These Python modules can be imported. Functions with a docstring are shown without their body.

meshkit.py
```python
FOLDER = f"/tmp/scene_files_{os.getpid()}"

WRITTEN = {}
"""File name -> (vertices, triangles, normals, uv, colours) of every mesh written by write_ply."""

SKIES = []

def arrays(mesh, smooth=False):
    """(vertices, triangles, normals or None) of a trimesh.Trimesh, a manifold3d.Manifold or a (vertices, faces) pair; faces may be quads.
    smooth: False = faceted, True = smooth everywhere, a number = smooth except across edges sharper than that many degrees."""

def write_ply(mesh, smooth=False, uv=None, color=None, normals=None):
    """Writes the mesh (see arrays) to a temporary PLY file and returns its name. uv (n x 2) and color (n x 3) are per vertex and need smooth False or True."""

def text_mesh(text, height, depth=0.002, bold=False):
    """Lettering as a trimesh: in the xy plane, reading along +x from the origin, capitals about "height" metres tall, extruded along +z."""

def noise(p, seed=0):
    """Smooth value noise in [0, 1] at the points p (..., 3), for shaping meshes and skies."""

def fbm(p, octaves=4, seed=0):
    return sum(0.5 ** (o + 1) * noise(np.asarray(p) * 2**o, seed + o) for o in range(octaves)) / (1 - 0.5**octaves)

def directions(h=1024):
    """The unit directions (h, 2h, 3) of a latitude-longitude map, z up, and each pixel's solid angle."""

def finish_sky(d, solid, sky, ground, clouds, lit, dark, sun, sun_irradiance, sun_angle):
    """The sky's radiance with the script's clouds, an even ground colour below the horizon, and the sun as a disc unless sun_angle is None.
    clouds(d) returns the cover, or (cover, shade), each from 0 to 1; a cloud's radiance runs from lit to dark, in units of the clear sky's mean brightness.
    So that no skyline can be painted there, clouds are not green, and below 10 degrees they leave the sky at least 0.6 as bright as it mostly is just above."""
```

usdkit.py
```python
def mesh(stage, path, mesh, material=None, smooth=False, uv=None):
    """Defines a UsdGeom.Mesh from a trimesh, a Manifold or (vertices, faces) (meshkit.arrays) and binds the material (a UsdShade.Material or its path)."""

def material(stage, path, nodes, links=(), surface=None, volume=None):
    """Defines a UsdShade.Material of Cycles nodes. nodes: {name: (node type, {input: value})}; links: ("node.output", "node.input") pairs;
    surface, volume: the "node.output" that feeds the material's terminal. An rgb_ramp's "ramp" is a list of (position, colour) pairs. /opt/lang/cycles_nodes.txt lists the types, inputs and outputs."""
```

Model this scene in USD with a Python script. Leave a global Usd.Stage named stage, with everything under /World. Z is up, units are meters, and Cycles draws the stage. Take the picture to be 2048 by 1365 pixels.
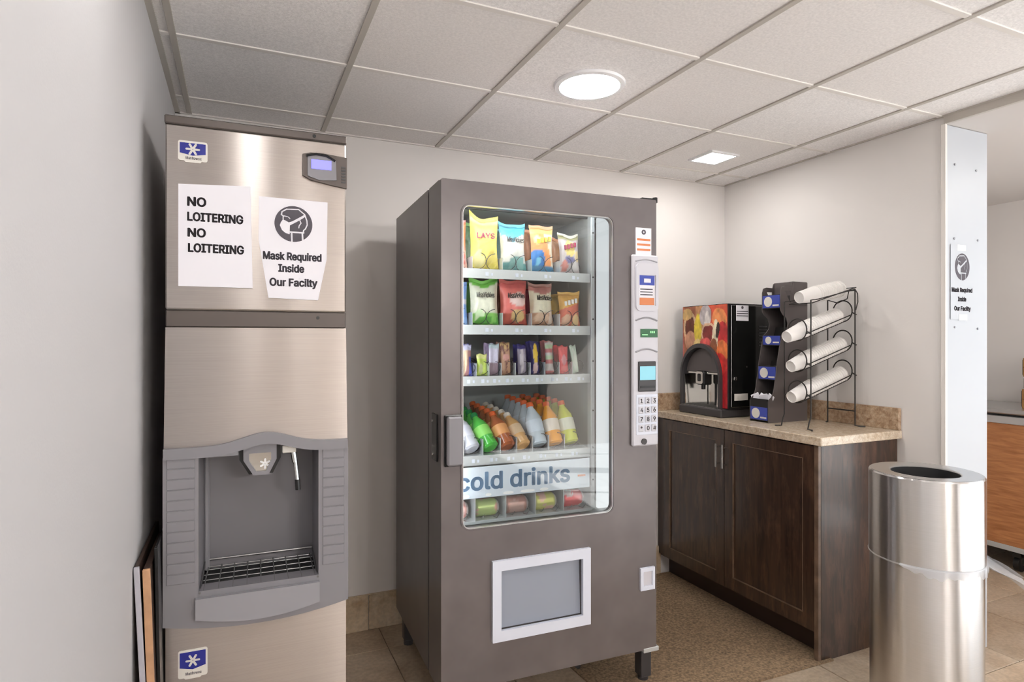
import math, random
import numpy as np, trimesh, usdkit, meshkit
import shapely.geometry as sg
from shapely import affinity
from shapely.ops import unary_union
from pxr import Usd, UsdGeom, UsdLux, UsdShade, Gf, Sdf, Vt

random.seed(7)
stage = Usd.Stage.CreateInMemory()
UsdGeom.SetStageUpAxis(stage, 'Z')
UsdGeom.SetStageMetersPerUnit(stage, 1.0)
UsdGeom.Xform.Define(stage, '/World')
UsdGeom.Scope.Define(stage, '/World/Looks')

# ------------------------------------------------------------------ camera, sky, exposure
EYE = 1.3815
YAW = 24.16
cam = UsdGeom.Camera.Define(stage, '/World/camera')
cam.CreateHorizontalApertureAttr(36.0)
cam.CreateFocalLengthAttr(36.0 * 1223.0 / 2048.0)
cam.CreateClippingRangeAttr(Gf.Vec2f(0.05, 200.0))
cam.CreateFStopAttr(0.0)
cam.CreateExposureAttr(0.52)
cx = UsdGeom.Xformable(cam)
cx.AddTranslateOp().Set(Gf.Vec3d(0, 0, EYE))
cx.AddRotateXYZOp().Set(Gf.Vec3f(90, 0, -YAW))

sky = UsdLux.DomeLight.Define(stage, '/World/sky')      # even overcast daylight, comes in through the front windows
sky.CreateColorAttr(Gf.Vec3f(0.80, 0.90, 1.0))
sky.CreateIntensityAttr(0.6)
sun = UsdLux.DistantLight.Define(stage, '/World/sun')   # falls through the windows of the far wall on to the lobby floor beside the camera
sun.CreateAngleAttr(0.53)
sun.CreateColorAttr(Gf.Vec3f(0.94, 0.97, 1.0))
sun.CreateIntensityAttr(5.8)
sun.CreateNormalizeAttr(True)
sx_ = UsdGeom.Xformable(sun)
sx_.AddRotateXYZOp().Set(Gf.Vec3f(0, 48, 22))

LAMP_POWER = 66.0
LAMP_WARM = (1.0, 0.972, 0.94)

# ------------------------------------------------------------------ helpers
def S(r, g=None, b=None):
    if g is None:
        r, g, b = r
    return tuple((x / 255 / 12.92) if x / 255 <= 0.04045 else ((x / 255 + 0.055) / 1.055) ** 2.4 for x in (r, g, b))

used = {}
def numbered(parent, name):
    k = used.get((parent, name), 0)
    used[(parent, name)] = k + 1
    return f'{parent}/{name}' + (f'_{k:03d}' if k else '')

def tag(prim, label=None, cat=None, group=None, kind=None):
    for key, v in (('label', label), ('category', cat), ('group', group), ('kind', kind)):
        if v:
            prim.SetCustomDataByKey(key, v)

def thing(name, label, cat, loc=(0, 0, 0), rz=0.0, group=None, kind=None, tilt=None):
    path = numbered('/World', name)
    x = UsdGeom.Xform.Define(stage, path)
    x.AddTranslateOp().Set(Gf.Vec3d(*map(float, loc)))
    if rz:
        x.AddRotateZOp().Set(float(rz))
    if tilt:
        x.AddRotateXYZOp().Set(Gf.Vec3f(*map(float, tilt)))
    tag(x.GetPrim(), label, cat, group, kind)
    return path

def part(parent, name, mesh, mat, smooth=30, label=None, kind=None, col=None):
    path = numbered(parent, name)
    m = usdkit.mesh(stage, path, mesh, M[mat], smooth=smooth if col is None else True)
    if col is not None:
        UsdGeom.PrimvarsAPI(m).CreatePrimvar('col', Sdf.ValueTypeNames.Color3fArray, 'vertex').Set(Vt.Vec3fArray.FromNumpy(np.asarray(col, np.float32)))
    tag(m.GetPrim(), label, kind=kind)
    return path

def single(name, mesh, mat, label, cat, loc=(0, 0, 0), rz=0, group=None, smooth=30, kind=None, tilt=None):
    path = numbered('/World', name)
    m = usdkit.mesh(stage, path, mesh, M[mat], smooth=smooth)
    x = UsdGeom.Xformable(m)
    x.AddTranslateOp().Set(Gf.Vec3d(*map(float, loc)))
    if rz:
        x.AddRotateZOp().Set(float(rz))
    if tilt:
        x.AddRotateXYZOp().Set(Gf.Vec3f(*map(float, tilt)))
    tag(m.GetPrim(), label, cat, group, kind)
    return path

def struct(name, mesh=None, mat=None, smooth=30):
    path = numbered('/World', name)
    p = (UsdGeom.Xform.Define(stage, path) if mesh is None else usdkit.mesh(stage, path, mesh, M[mat], smooth=smooth)).GetPrim()
    tag(p, kind='structure')
    return path

def dup(src, label, loc, rz=0.0, group=None, tilt=None):
    was = stage.GetPrimAtPath(src).GetCustomData()
    base = src.rsplit('/', 1)[1]
    if base[-4] == '_' and base[-3:].isdigit():
        base = base[:-4]
    path = numbered('/World', base)
    x = UsdGeom.Xform.Define(stage, path)
    x.GetPrim().GetReferences().AddInternalReference(src)
    x.ClearXformOpOrder()
    x.AddTranslateOp(opSuffix='at').Set(Gf.Vec3d(*map(float, loc)))
    if rz:
        x.AddRotateZOp(opSuffix='at').Set(float(rz))
    if tilt:
        x.AddRotateXYZOp(opSuffix='at').Set(Gf.Vec3f(*map(float, tilt)))
    x.GetPrim().SetInstanceable(True)
    tag(x.GetPrim(), label, was.get('category'), group or was.get('group'))
    return path

J = trimesh.util.concatenate
def tr(m, v):
    m = m.copy(); m.apply_translation(v); return m
def rot(m, deg, axis, at=(0, 0, 0)):
    m = m.copy(); m.apply_transform(trimesh.transformations.rotation_matrix(math.radians(deg), axis, at)); return m
def box(x0, y0, z0, x1, y1, z1, b=0.0):
    if b <= 0:
        m = trimesh.creation.box([x1 - x0, y1 - y0, z1 - z0])
        m.apply_translation([(x0 + x1) / 2, (y0 + y1) / 2, (z0 + z1) / 2])
        return m
    p = []
    for sx in (0, 1):
        for sy in (0, 1):
            for sz in (0, 1):
                X, Y, Z = (x1 if sx else x0), (y1 if sy else y0), (z1 if sz else z0)
                ix, iy, iz = (-b if sx else b), (-b if sy else b), (-b if sz else b)
                p += [(X + ix, Y + iy, Z), (X + ix, Y, Z + iz), (X, Y + iy, Z + iz)]
    return trimesh.convex.convex_hull(np.array(p))
def tube(pts, r, n=8, closed=False):
    p = np.asarray(pts, float)
    if closed:
        p = np.vstack([p, p[:1]])
    t = np.gradient(p, axis=0)
    if closed:
        t[0] = t[-1] = p[1] - p[-2]
    t /= np.linalg.norm(t, axis=1, keepdims=True) + 1e-12
    a = np.cross(t[0], [0, 0, 1.0] if abs(t[0, 2]) < .9 else [1.0, 0, 0]); a /= np.linalg.norm(a)
    A = []
    for i in range(len(p)):
        a = a - t[i] * (a @ t[i]); a /= np.linalg.norm(a) + 1e-12
        A.append(a)
    A = np.array(A); B = np.cross(t, A)
    ang = np.arange(n) * 2 * np.pi / n
    v = p[:, None] + r * (np.cos(ang)[None, :, None] * A[:, None] + np.sin(ang)[None, :, None] * B[:, None])
    v = v.reshape(-1, 3); f = []
    for i in range(len(p) - 1):
        for j in range(n):
            k = (j + 1) % n
            f += [[i * n + j, i * n + k, (i + 1) * n + k], [i * n + j, (i + 1) * n + k, (i + 1) * n + j]]
    if not closed:
        for base, fl in ((0, True), ((len(p) - 1) * n, False)):
            for j in range(1, n - 1):
                f.append([base, base + j + 1, base + j] if fl else [base, base + j, base + j + 1])
    return trimesh.Trimesh(v, f, process=False)
def bar(a, b, r, n=8):
    return tube([a, b], r, n)
def lathe(prof, n=32):
    prof = np.asarray(prof, float)
    return trimesh.creation.revolve(prof, sections=n)
def geoms(s):
    return [g for g in getattr(s, 'geoms', [s]) if g.area > 1e-9]
def ext_front(shape, y0, y1):          # polygon drawn in (x, z), solid between y0 and y1
    out = []
    for g in geoms(shape):
        m = trimesh.creation.extrude_polygon(g, y1 - y0, engine='earcut')
        v = m.vertices.copy()
        m.vertices = np.c_[v[:, 0], y1 - v[:, 2], v[:, 1]]
        out.append(m)
    m = J(out); return m
def ext_side(shape, x0, x1):           # polygon drawn in (y, z), solid between x0 and x1
    out = []
    for g in geoms(shape):
        m = trimesh.creation.extrude_polygon(g, x1 - x0, engine='earcut')
        v = m.vertices.copy()
        m.vertices = np.c_[x0 + v[:, 2], v[:, 0], v[:, 1]]
        out.append(m)
    return J(out)
def ext_flat(shape, z0, z1):
    return J([tr(trimesh.creation.extrude_polygon(g, z1 - z0, engine='earcut'), (0, 0, z0)) for g in geoms(shape)])
def rrect(x0, z0, x1, z1, r):
    return sg.box(x0 + r, z0 + r, x1 - r, z1 - r).buffer(r, quad_segs=6)
def text_front(s, x, z, h, y, width=None, bold=True, d=0.0006):   # lettering that faces -y, from x on the baseline z
    m = meshkit.text_mesh(s, h, d, bold)
    v = m.vertices.copy()
    v[:, 0] -= v[:, 0].min()
    if width:
        v[:, 0] *= width / v[:, 0].max()
    m.vertices = np.c_[x + v[:, 0], y - v[:, 2], z + v[:, 1]]
    return m
def heavy(m, d):
    return J([m, tr(m, (d, 0, 0)), tr(m, (-d, 0, 0)), tr(m, (0, 0, d * .6)), tr(m, (0, 0, -d * .6))])
def text_left(s, y, z, h, x, width=None, bold=True, d=0.0006):    # lettering that faces -x, starting at y and running to -y
    m = meshkit.text_mesh(s, h, d, bold)
    v = m.vertices.copy()
    v[:, 0] -= v[:, 0].min()
    if width:
        v[:, 0] *= width / v[:, 0].max()
    m.vertices = np.c_[x - v[:, 2], y - v[:, 0], z + v[:, 1]]
    return m
def grid_front(x0, z0, x1, z1, nx, nz, yfun, colfun=None):        # a sheet in (x, z) with y = yfun(a, c), a and c in 0..1
    a, c = np.meshgrid(np.linspace(0, 1, nx), np.linspace(0, 1, nz), indexing='xy')
    a, c = a.ravel(), c.ravel()
    v = np.c_[x0 + (x1 - x0) * a, yfun(a, c), z0 + (z1 - z0) * c]
    f = []
    for j in range(nz - 1):
        for i in range(nx - 1):
            k = j * nx + i
            f += [[k, k + 1, k + nx + 1], [k, k + nx + 1, k + nx]]
    return v, np.array(f), a, c

# ------------------------------------------------------------------ materials
M = {}
def plain(name, rgb, rough=0.5, metal=0.0, noise=0.0, scale=40.0, bump=0.0, bscale=200.0, **kw):
    nodes = {'p': ('principled_bsdf', {'base_color': rgb, 'roughness': rough, 'metallic': metal, **kw})}
    links = []
    if noise or bump:
        nodes['g'] = ('geometry', {})
    if noise:
        lo = tuple(max(0, c * (1 - noise)) for c in rgb); hi = tuple(min(1, c * (1 + noise)) for c in rgb)
        nodes['n'] = ('noise_texture', {'scale': scale, 'detail': 4.0})
        nodes['r'] = ('rgb_ramp', {'ramp': [(0.3, lo), (0.7, hi)]})
        links += [('g.position', 'n.vector'), ('n.fac', 'r.fac'), ('r.color', 'p.base_color')]
    if bump:
        nodes['bn'] = ('noise_texture', {'scale': bscale, 'detail': 3.0})
        nodes['b'] = ('bump', {'strength': bump, 'distance': 0.002})
        links += [('g.position', 'bn.vector'), ('bn.fac', 'b.height'), ('b.normal', 'p.normal')]
    M[name] = usdkit.material(stage, '/World/Looks/' + name, nodes, links, surface='p.BSDF')

def emitter(name, rgb, strength):
    M[name] = usdkit.material(stage, '/World/Looks/' + name, {'e': ('emission', {'color': rgb, 'strength': strength})}, [], surface='e.emission')

def brushed(name, rgb, rough, aniso, noise=0.05):
    # brushed steel: the grain runs level, so highlights stretch up and down
    nodes = {'p': ('principled_bsdf', {'base_color': rgb, 'roughness': rough, 'metallic': 1.0, 'anisotropic': aniso}),
             'g': ('geometry', {}), 'mp': ('mapping', {'scale': (1.5, 1.5, 260.0)}), 'n': ('noise_texture', {'scale': 3.0, 'detail': 3.0}),
             'r': ('rgb_ramp', {'ramp': [(0.3, tuple(c * (1 - noise) for c in rgb)), (0.7, tuple(min(1, c * (1 + noise)) for c in rgb))]})}
    links = [('g.position', 'mp.vector'), ('mp.vector', 'n.vector'), ('n.fac', 'r.fac'), ('r.color', 'p.base_color')]
    nodes['t'] = ('combine_xyz', {'x': 0.0, 'y': 0.0, 'z': 1.0})
    links += [('t.vector', 'p.tangent')]
    M[name] = usdkit.material(stage, '/World/Looks/' + name, nodes, links, surface='p.BSDF')

def printed(name, rough=0.4, **kw):       # flat print: reads the mesh's own colours
    M[name] = usdkit.material(stage, '/World/Looks/' + name, {'a': ('attribute', {'attribute': 'col'}), 'p': ('principled_bsdf', {'roughness': rough, **kw})},
                              [('a.color', 'p.base_color')], surface='p.BSDF')

def grain(name, dark, light, scale, stretch, rough, coat=0.0, rot_=(0, 0, 0), wear=None):
    nodes = {'g': ('geometry', {}), 'mp': ('mapping', {'scale': stretch, 'rotation': rot_}), 'n': ('noise_texture', {'scale': scale, 'detail': 6.0, 'distortion': 0.6}),
             'r': ('rgb_ramp', {'ramp': [(0.3, dark), (0.7, light)]}), 'p': ('principled_bsdf', {'roughness': rough, 'coat_weight': coat, 'coat_roughness': 0.12})}
    links = [('g.position', 'mp.vector'), ('mp.vector', 'n.vector'), ('n.fac', 'r.fac')]
    if wear:
        nodes['wm'] = ('mapping', {'scale': (9, 9, 2.2)}); nodes['wn'] = ('noise_texture', {'scale': 2.0, 'detail': 5.0, 'roughness': 0.7})
        nodes['wr'] = ('rgb_ramp', {'ramp': [(0.5, (0, 0, 0)), (0.72, (0.75, 0.75, 0.75))]}); nodes['x'] = ('mix', {'color2': wear})
        links += [('g.position', 'wm.vector'), ('wm.vector', 'wn.vector'), ('wn.fac', 'wr.fac'), ('wr.color', 'x.fac'), ('r.color', 'x.color1'), ('x.color', 'p.base_color')]
    else:
        links += [('r.color', 'p.base_color')]
    M[name] = usdkit.material(stage, '/World/Looks/' + name, nodes, links, surface='p.BSDF')

def stone(name, cols, scale, rough, fine=60.0, bump=0.0):
    nodes = {'g': ('geometry', {}), 'n': ('noise_texture', {'scale': scale, 'detail': 8.0, 'roughness': 0.65, 'distortion': 0.5}),
             'r': ('rgb_ramp', {'ramp': cols}), 'n2': ('noise_texture', {'scale': fine, 'detail': 2.0}), 'r2': ('rgb_ramp', {'ramp': [(0.35, (0.82,) * 3), (0.65, (1.0,) * 3)]}),
             'x': ('mix', {'mix_type': 'multiply', 'fac': 1.0}), 'p': ('principled_bsdf', {'roughness': rough})}
    links = [('g.position', 'n.vector'), ('n.fac', 'r.fac'), ('g.position', 'n2.vector'), ('n2.fac', 'r2.fac'), ('r.color', 'x.color1'), ('r2.color', 'x.color2'), ('x.color', 'p.base_color')]
    M[name] = usdkit.material(stage, '/World/Looks/' + name, nodes, links, surface='p.BSDF')

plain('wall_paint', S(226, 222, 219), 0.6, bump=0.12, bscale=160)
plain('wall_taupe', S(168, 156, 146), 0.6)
plain('wall_paint_dimmed', S(194, 192, 193), 0.6, bump=0.12, bscale=160)  # left wall only: paint darkened to offset too much light falling there
plain('wall_panel', S(186, 190, 196), 0.4)
plain('plaster', S(206, 200, 196), 0.7)
plain('tile_white', S(240, 237, 236), 0.85, noise=0.10, scale=150, bump=0.7, bscale=420)
plain('tile_white_worn', S(235, 231, 229), 0.85, noise=0.07, scale=120, bump=0.5, bscale=420)
plain('tee_white', S(228, 223, 218), 0.45)
plain('tee_grey', S(188, 182, 174), 0.5)
plain('dark_void', S(40, 38, 36), 0.9)
for i, k in enumerate((1.0, 0.94, 1.05)):
    stone(f'floor_tile_{"abc"[i]}', [(0.25, S(158 * k, 135 * k, 112 * k)), (0.5, S(194 * k, 174 * k, 150 * k)), (0.75, S(214 * k, 198 * k, 178 * k))], 2.6, 0.34)
plain('lobby_tile', S(188, 184, 180), 0.4, noise=.06, scale=9)
plain('grout', S(120, 105, 90), 0.9)
plain('carpet', S(142, 119, 93), 0.95, noise=0.45, scale=95, bump=1.0, bscale=320)
stone('granite', [(0.3, S(190, 164, 136)), (0.5, S(218, 200, 176)), (0.7, S(236, 224, 206))], 55.0, 0.22, fine=190)
stone('granite_splash', [(0.3, S(138, 104, 80)), (0.48, S(180, 152, 124)), (0.7, S(206, 184, 158))], 42.0, 0.3, fine=150)
stone('base_tile', [(0.3, S(178, 152, 120)), (0.5, S(206, 186, 158)), (0.7, S(222, 208, 188))], 6.0, 0.4)
brushed('steel', S(188, 181, 176), 0.33, 1.0)
brushed('steel_can', S(216, 214, 213), 0.25, 1.0, noise=0.03)
plain('steel_top', S(205, 205, 206), 0.25, 1.0)
plain('chrome', S(215, 213, 208), 0.12, 1.0)
plain('wire_chrome', S(150, 150, 150), 0.3, 0.9)
plain('wire_black', S(38, 34, 32), 0.45)
plain('band_dark', S(92, 84, 80), 0.45, 0.3)
plain('plastic_grey', S(134, 132, 137), 0.42)
plain('plastic_grey_light', S(150, 149, 154), 0.42)
plain('plastic_dark', S(62, 60, 62), 0.4)
plain('plastic_black', S(26, 26, 27), 0.28)
plain('gloss_black', S(24, 25, 24), 0.12, coat_weight=0.5)
plain('vend_paint', S(114, 108, 108), 0.34, 0.4, noise=0.10, scale=7)
plain('vend_liner', S(168, 174, 174), 0.5)
plain('vend_metal', S(198, 202, 204), 0.38, 0.4)
plain('trim_dark', S(112, 106, 106), 0.3, 0.3)
plain('vend_edge', S(205, 205, 205), 0.3, 0.6)
plain('panel_grey', S(206, 205, 212), 0.45)
plain('frame_pale', S(222, 227, 240), 0.45)
plain('flap_grey', S(150, 157, 170), 0.3)
plain('screen_green', S(40, 78, 52), 0.3, emission_color=S(70, 150, 90), emission_strength=0.15)
plain('glyph_green', S(150, 220, 150), 0.4, emission_color=S(150, 230, 160), emission_strength=0.4)
plain('screen_blue', S(130, 130, 235), 0.3, emission_color=S(132, 130, 240), emission_strength=0.55)
plain('screen_teal', S(130, 190, 205), 0.3, emission_color=S(130, 190, 205), emission_strength=0.3)
plain('paper', S(236, 234, 240), 0.8)
plain('ink', S(52, 48, 52), 0.7)
plain('ink_grey', S(84, 80, 88), 0.7)
plain('badge_white', S(226, 222, 214), 0.35)
plain('badge_blue', S(38, 44, 140), 0.3)
plain('blue_label', S(62, 78, 172), 0.4)
plain('blue_word', S(116, 158, 200), 0.5)
plain('banner_white', S(216, 226, 238), 0.45)
plain('banner_dots', S(250, 250, 252), 0.4)
plain('orange_ink', S(212, 130, 84), 0.6)
plain('white_plastic', S(238, 238, 240), 0.3)
plain('cup_paper', S(232, 229, 226), 0.55)
plain('cap_orange', S(214, 98, 50), 0.35)
plain('cap_green', S(20, 120, 60), 0.35)
plain('cap_white', S(236, 226, 214), 0.35)
plain('organizer', S(92, 85, 84), 0.42)
plain('organizer_dark', S(30, 28, 28), 0.3)
plain('cardboard', S(160, 118, 70), 0.85, noise=0.12, scale=25)
plain('cardboard_dark', S(70, 48, 30), 0.85)
plain('screw', S(165, 165, 168), 0.35, 0.7)
plain('rubber', S(30, 30, 32), 0.7)
plain('tan_board', S(192, 148, 112), 0.6, noise=0.12, scale=30)
plain('board_grey', S(178, 176, 184), 0.6)
plain('board_dark', S(58, 40, 32), 0.5)
plain('window_metal', S(90, 90, 92), 0.4, 0.5)
plain('worn_edge_glint', S(112, 90, 74), 0.35, noise=.35, scale=18)  # edge wear, lightened further to paint in the highlight along the edges
plain('pavement', S(186, 184, 180), 0.9)
grain('espresso', S(40, 26, 18), S(74, 50, 36), 3.0, (14, 14, 1.3), 0.34, coat=0.2, wear=S(104, 74, 56))
grain('espresso_door', S(42, 28, 20), S(72, 50, 37), 3.0, (14, 14, 1.3), 0.3, coat=0.9, wear=S(100, 72, 55))
grain('espresso_plain', S(44, 30, 22), S(66, 46, 34), 3.0, (14, 14, 1.3), 0.34, coat=0.2)
grain('orange_wood', S(160, 102, 62), S(198, 138, 90), 4.0, (1.6, 1.6, 14), 0.35)
printed('printed_film', 0.32)
printed('printed_card', 0.4)
printed('printed_can', 0.25, metallic=0.35)
emitter('lamp_glow', LAMP_WARM, LAMP_POWER)
emitter('lamp_glow_soft', LAMP_WARM, LAMP_POWER * .55)
emitter("globe_glow", LAMP_WARM, 190.0)
emitter('led_glow', (0.93, 0.97, 1.0), 0.50)
emitter('fill_tube', (0.93, 0.97, 1.0), 13.0)
# a thin window pane: clear, with a mirror sheen that grows at grazing angles
M['pane'] = usdkit.material(stage, '/World/Looks/pane', {'t': ('transparent_bsdf', {'color': (0.95, 0.97, 0.97)}), 'g': ('glossy_bsdf', {'roughness': 0.02, 'color': (1, 1, 1)}),
                            'f': ('fresnel', {'IOR': 1.45}), 'm': ('mix_closure', {})},
                            [('f.fac', 'm.fac'), ('t.BSDF', 'm.closure1'), ('g.BSDF', 'm.closure2')], surface='m.closure')
M['film'] = usdkit.material(stage, '/World/Looks/film', {'t': ('transparent_bsdf', {'color': (0.96, 0.97, 0.98)}), 'd': ('principled_bsdf', {'base_color': S(225, 228, 234), 'roughness': 0.2}),
                            'm': ('mix_closure', {'fac': 0.42})}, [('t.BSDF', 'm.closure1'), ('d.BSDF', 'm.closure2')], surface='m.closure')

# ------------------------------------------------------------------ the room
CEIL = 2.352
XL, XR, XR2, XF = -0.243, 2.79, 3.08, 4.75
YB, YE, YF = 2.957, 1.645, -3.2
HEAD = 2.318

fl = struct('floor')
part(fl, 'grout_bed', box(XL - .1, YF - .1, -0.06, XF + .1, YB + .1, -0.004), 'grout')
P_T, g_ = 0.41, 0.004
xs = [3.49 + P_T * k for k in range(-10, 5)]
ys = [1.92 + P_T * k for k in range(-14, 4)]
field = {'a': [], 'b': [], 'c': []}
for i, x in enumerate(xs):
    for j, y in enumerate(ys):
        x0, x1, y0, y1 = max(x + g_ / 2, XL), min(x + P_T - g_ / 2, XF), max(y + g_ / 2, YF), min(y + P_T - g_ / 2, YB)
        if x1 - x0 < .02 or y1 - y0 < .02:
            continue
        k = 'abc'[random.randrange(3)]
        b = box(x0, y0, -0.02, x1, y1, random.uniform(-.0006, .0), 0.0015)
        if y1 > 0.85:
            part(fl, 'tile', b, 'floor_tile_' + k, smooth=False)
        else:
            field[k].append(b)
for k in field:
    part(fl, 'tile_field', J(field[k]), 'lobby_tile', smooth=False, kind='stuff')

struct('wall_left', box(XL - .12, YF - .15, 0, XL, YB + .12, 2.6), 'wall_paint_dimmed')
struct('wall_back', box(XL, YB, 0, XF, YB + .12, 2.6), 'wall_paint')
struct('wall_right', box(XR, YE, 0, XR2, YB, 2.6), 'wall_paint')
struct('wall_front', box(XL - .12, YF - .15, 0, XF + .12, YF, 2.6), 'wall_taupe')
dn = struct('door_1')  # door out of view, added so the steel mirrors something dark
part(dn, 'door_leaf', box(2.3, YF - .01, 0, 3.2, YF + .03, 2.05), 'espresso_plain')
part(dn, 'door_frame', ext_front(sg.box(2.2, 0, 3.3, 2.15).difference(sg.box(2.3, -.1, 3.2, 2.05)), YF, YF + .05), 'espresso_plain')
wf = sg.box(YF - .15, 0, YB + .12, 2.6)
wins = [(-3.0, -1.15), (-0.95, 0.90)]
for a, b in wins:
    wf = wf.difference(sg.box(a, 0.15, b, 2.28))
struct('wall_far', ext_side(wf, XF, XF + .12), 'wall_paint')
for a, b in wins:
    w = struct('window_1' if a < -2 else 'window_2')
    fr = sg.box(a, .15, b, 2.28).difference(unary_union([sg.box(a + .04 + k * (b - a - .04) / 2, .19, a + (k + 1) * (b - a - .04) / 2, 2.24) for k in range(2)]))
    part(w, 'window_frame', ext_side(fr, XF + .04, XF + .09), 'window_metal')
struct('pavement', box(XF + .13, -14, -0.12, 22, 14, -0.02), 'pavement')

# wall panel on the end of the right wall, with its screws
tp = struct('trim_1')
part(tp, 'panel', box(XR - .002, YE - .006, 0, XR2 + .004, YE, HEAD - .002, 0.002), 'wall_panel')
part(tp, 'corner_strip', box(XR - .012, YE - .008, 0, XR + .002, YE + .012, HEAD, 0.002), 'tee_white')
for x, z in ((2.842, 1.827), (2.845, 1.441), (3.011, 1.436), (2.845, 2.15), (3.0, 2.14), (3.011, 1.83), (2.845, 0.75), (3.011, .75)):
    part(tp, 'screw', rot(tr(trimesh.creation.cylinder(.005, .004, sections=10), (0, 0, 0)), 90, (1, 0, 0)).apply_translation((x, YE - .008, z)), 'screw')
# edge trim over the opening
struct('trim_2', box(XR - .010, YF, HEAD, XR + .008, YE, CEIL + .002), 'tee_grey')
ce2 = struct('ceiling_beyond', box(XR + .008, YF, HEAD, XF, YB, HEAD + .05), 'plaster')

ce = struct('ceiling')
PC = 0.5486
cxs = [-0.188 + PC * k for k in range(6)]
cys = [2.758 - PC * k for k in range(11)]
bx = [XL] + cxs + [XR]
by = [YF] + cys[::-1] + [YB]
part(ce, 'deck', box(XL, YF, CEIL + .06, XR, YB, CEIL + .2), 'dark_void')
far_tiles = []
for i in range(len(bx) - 1):
    for j in range(len(by) - 1):
        x0, x1, y0, y1 = bx[i], bx[i + 1], by[j], by[j + 1]
        if x1 - x0 < .006 or y1 - y0 < .006:
            continue
        e = min(.009, (x1 - x0) * .25)
        b = box(x0 + e, y0 + .009, CEIL + .005, x1 - e, y1 - .009, CEIL + .022, 0.001)
        if y1 > 0.8:
            part(ce, 'ceiling_tile', b, random.choice(['tile_white', 'tile_white', 'tile_white_worn']), smooth=False)
        else:
            far_tiles.append(b)
part(ce, 'ceiling_tile_field', J(far_tiles), 'tile_white', smooth=False, kind='stuff')
tw = .0105
for x in cxs:
    part(ce, 'main_tee', box(x - tw, YF, CEIL, x + tw, YB, CEIL + .006, 0.0008), 'tee_grey', smooth=False)
for y in cys:
    part(ce, 'cross_tee', box(XL, y - tw, CEIL + .0006, XR, y + tw, CEIL + .0066, 0.0008), 'tee_white', smooth=False)
part(ce, 'wall_angle', box(XL, YF, CEIL - .001, XL + .019, YB, CEIL + .006), 'tee_grey', smooth=False)
part(ce, 'wall_angle', box(XL, YB - .012, CEIL - .001, XR, YB, CEIL + .006), 'tee_white', smooth=False)
part(ce, 'wall_angle', box(XR - .012, YF, CEIL - .001, XR, YB, CEIL + .006), 'tee_grey', smooth=False)

bb = struct('baseboard_back')
xe = XL
k = 0
while xe < XR - .52:
    x1 = min(xe + .407, XR - .5)
    part(bb, 'base_tile', box(xe + .0015, YB - .012, 0, x1 - .0015, YB, .166, 0.002), 'base_tile', smooth=False)
    xe = x1; k += 1
part(bb, 'top_bead', box(XL, YB - .009, .166, XR - .5, YB, .169), 'base_tile')

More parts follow.
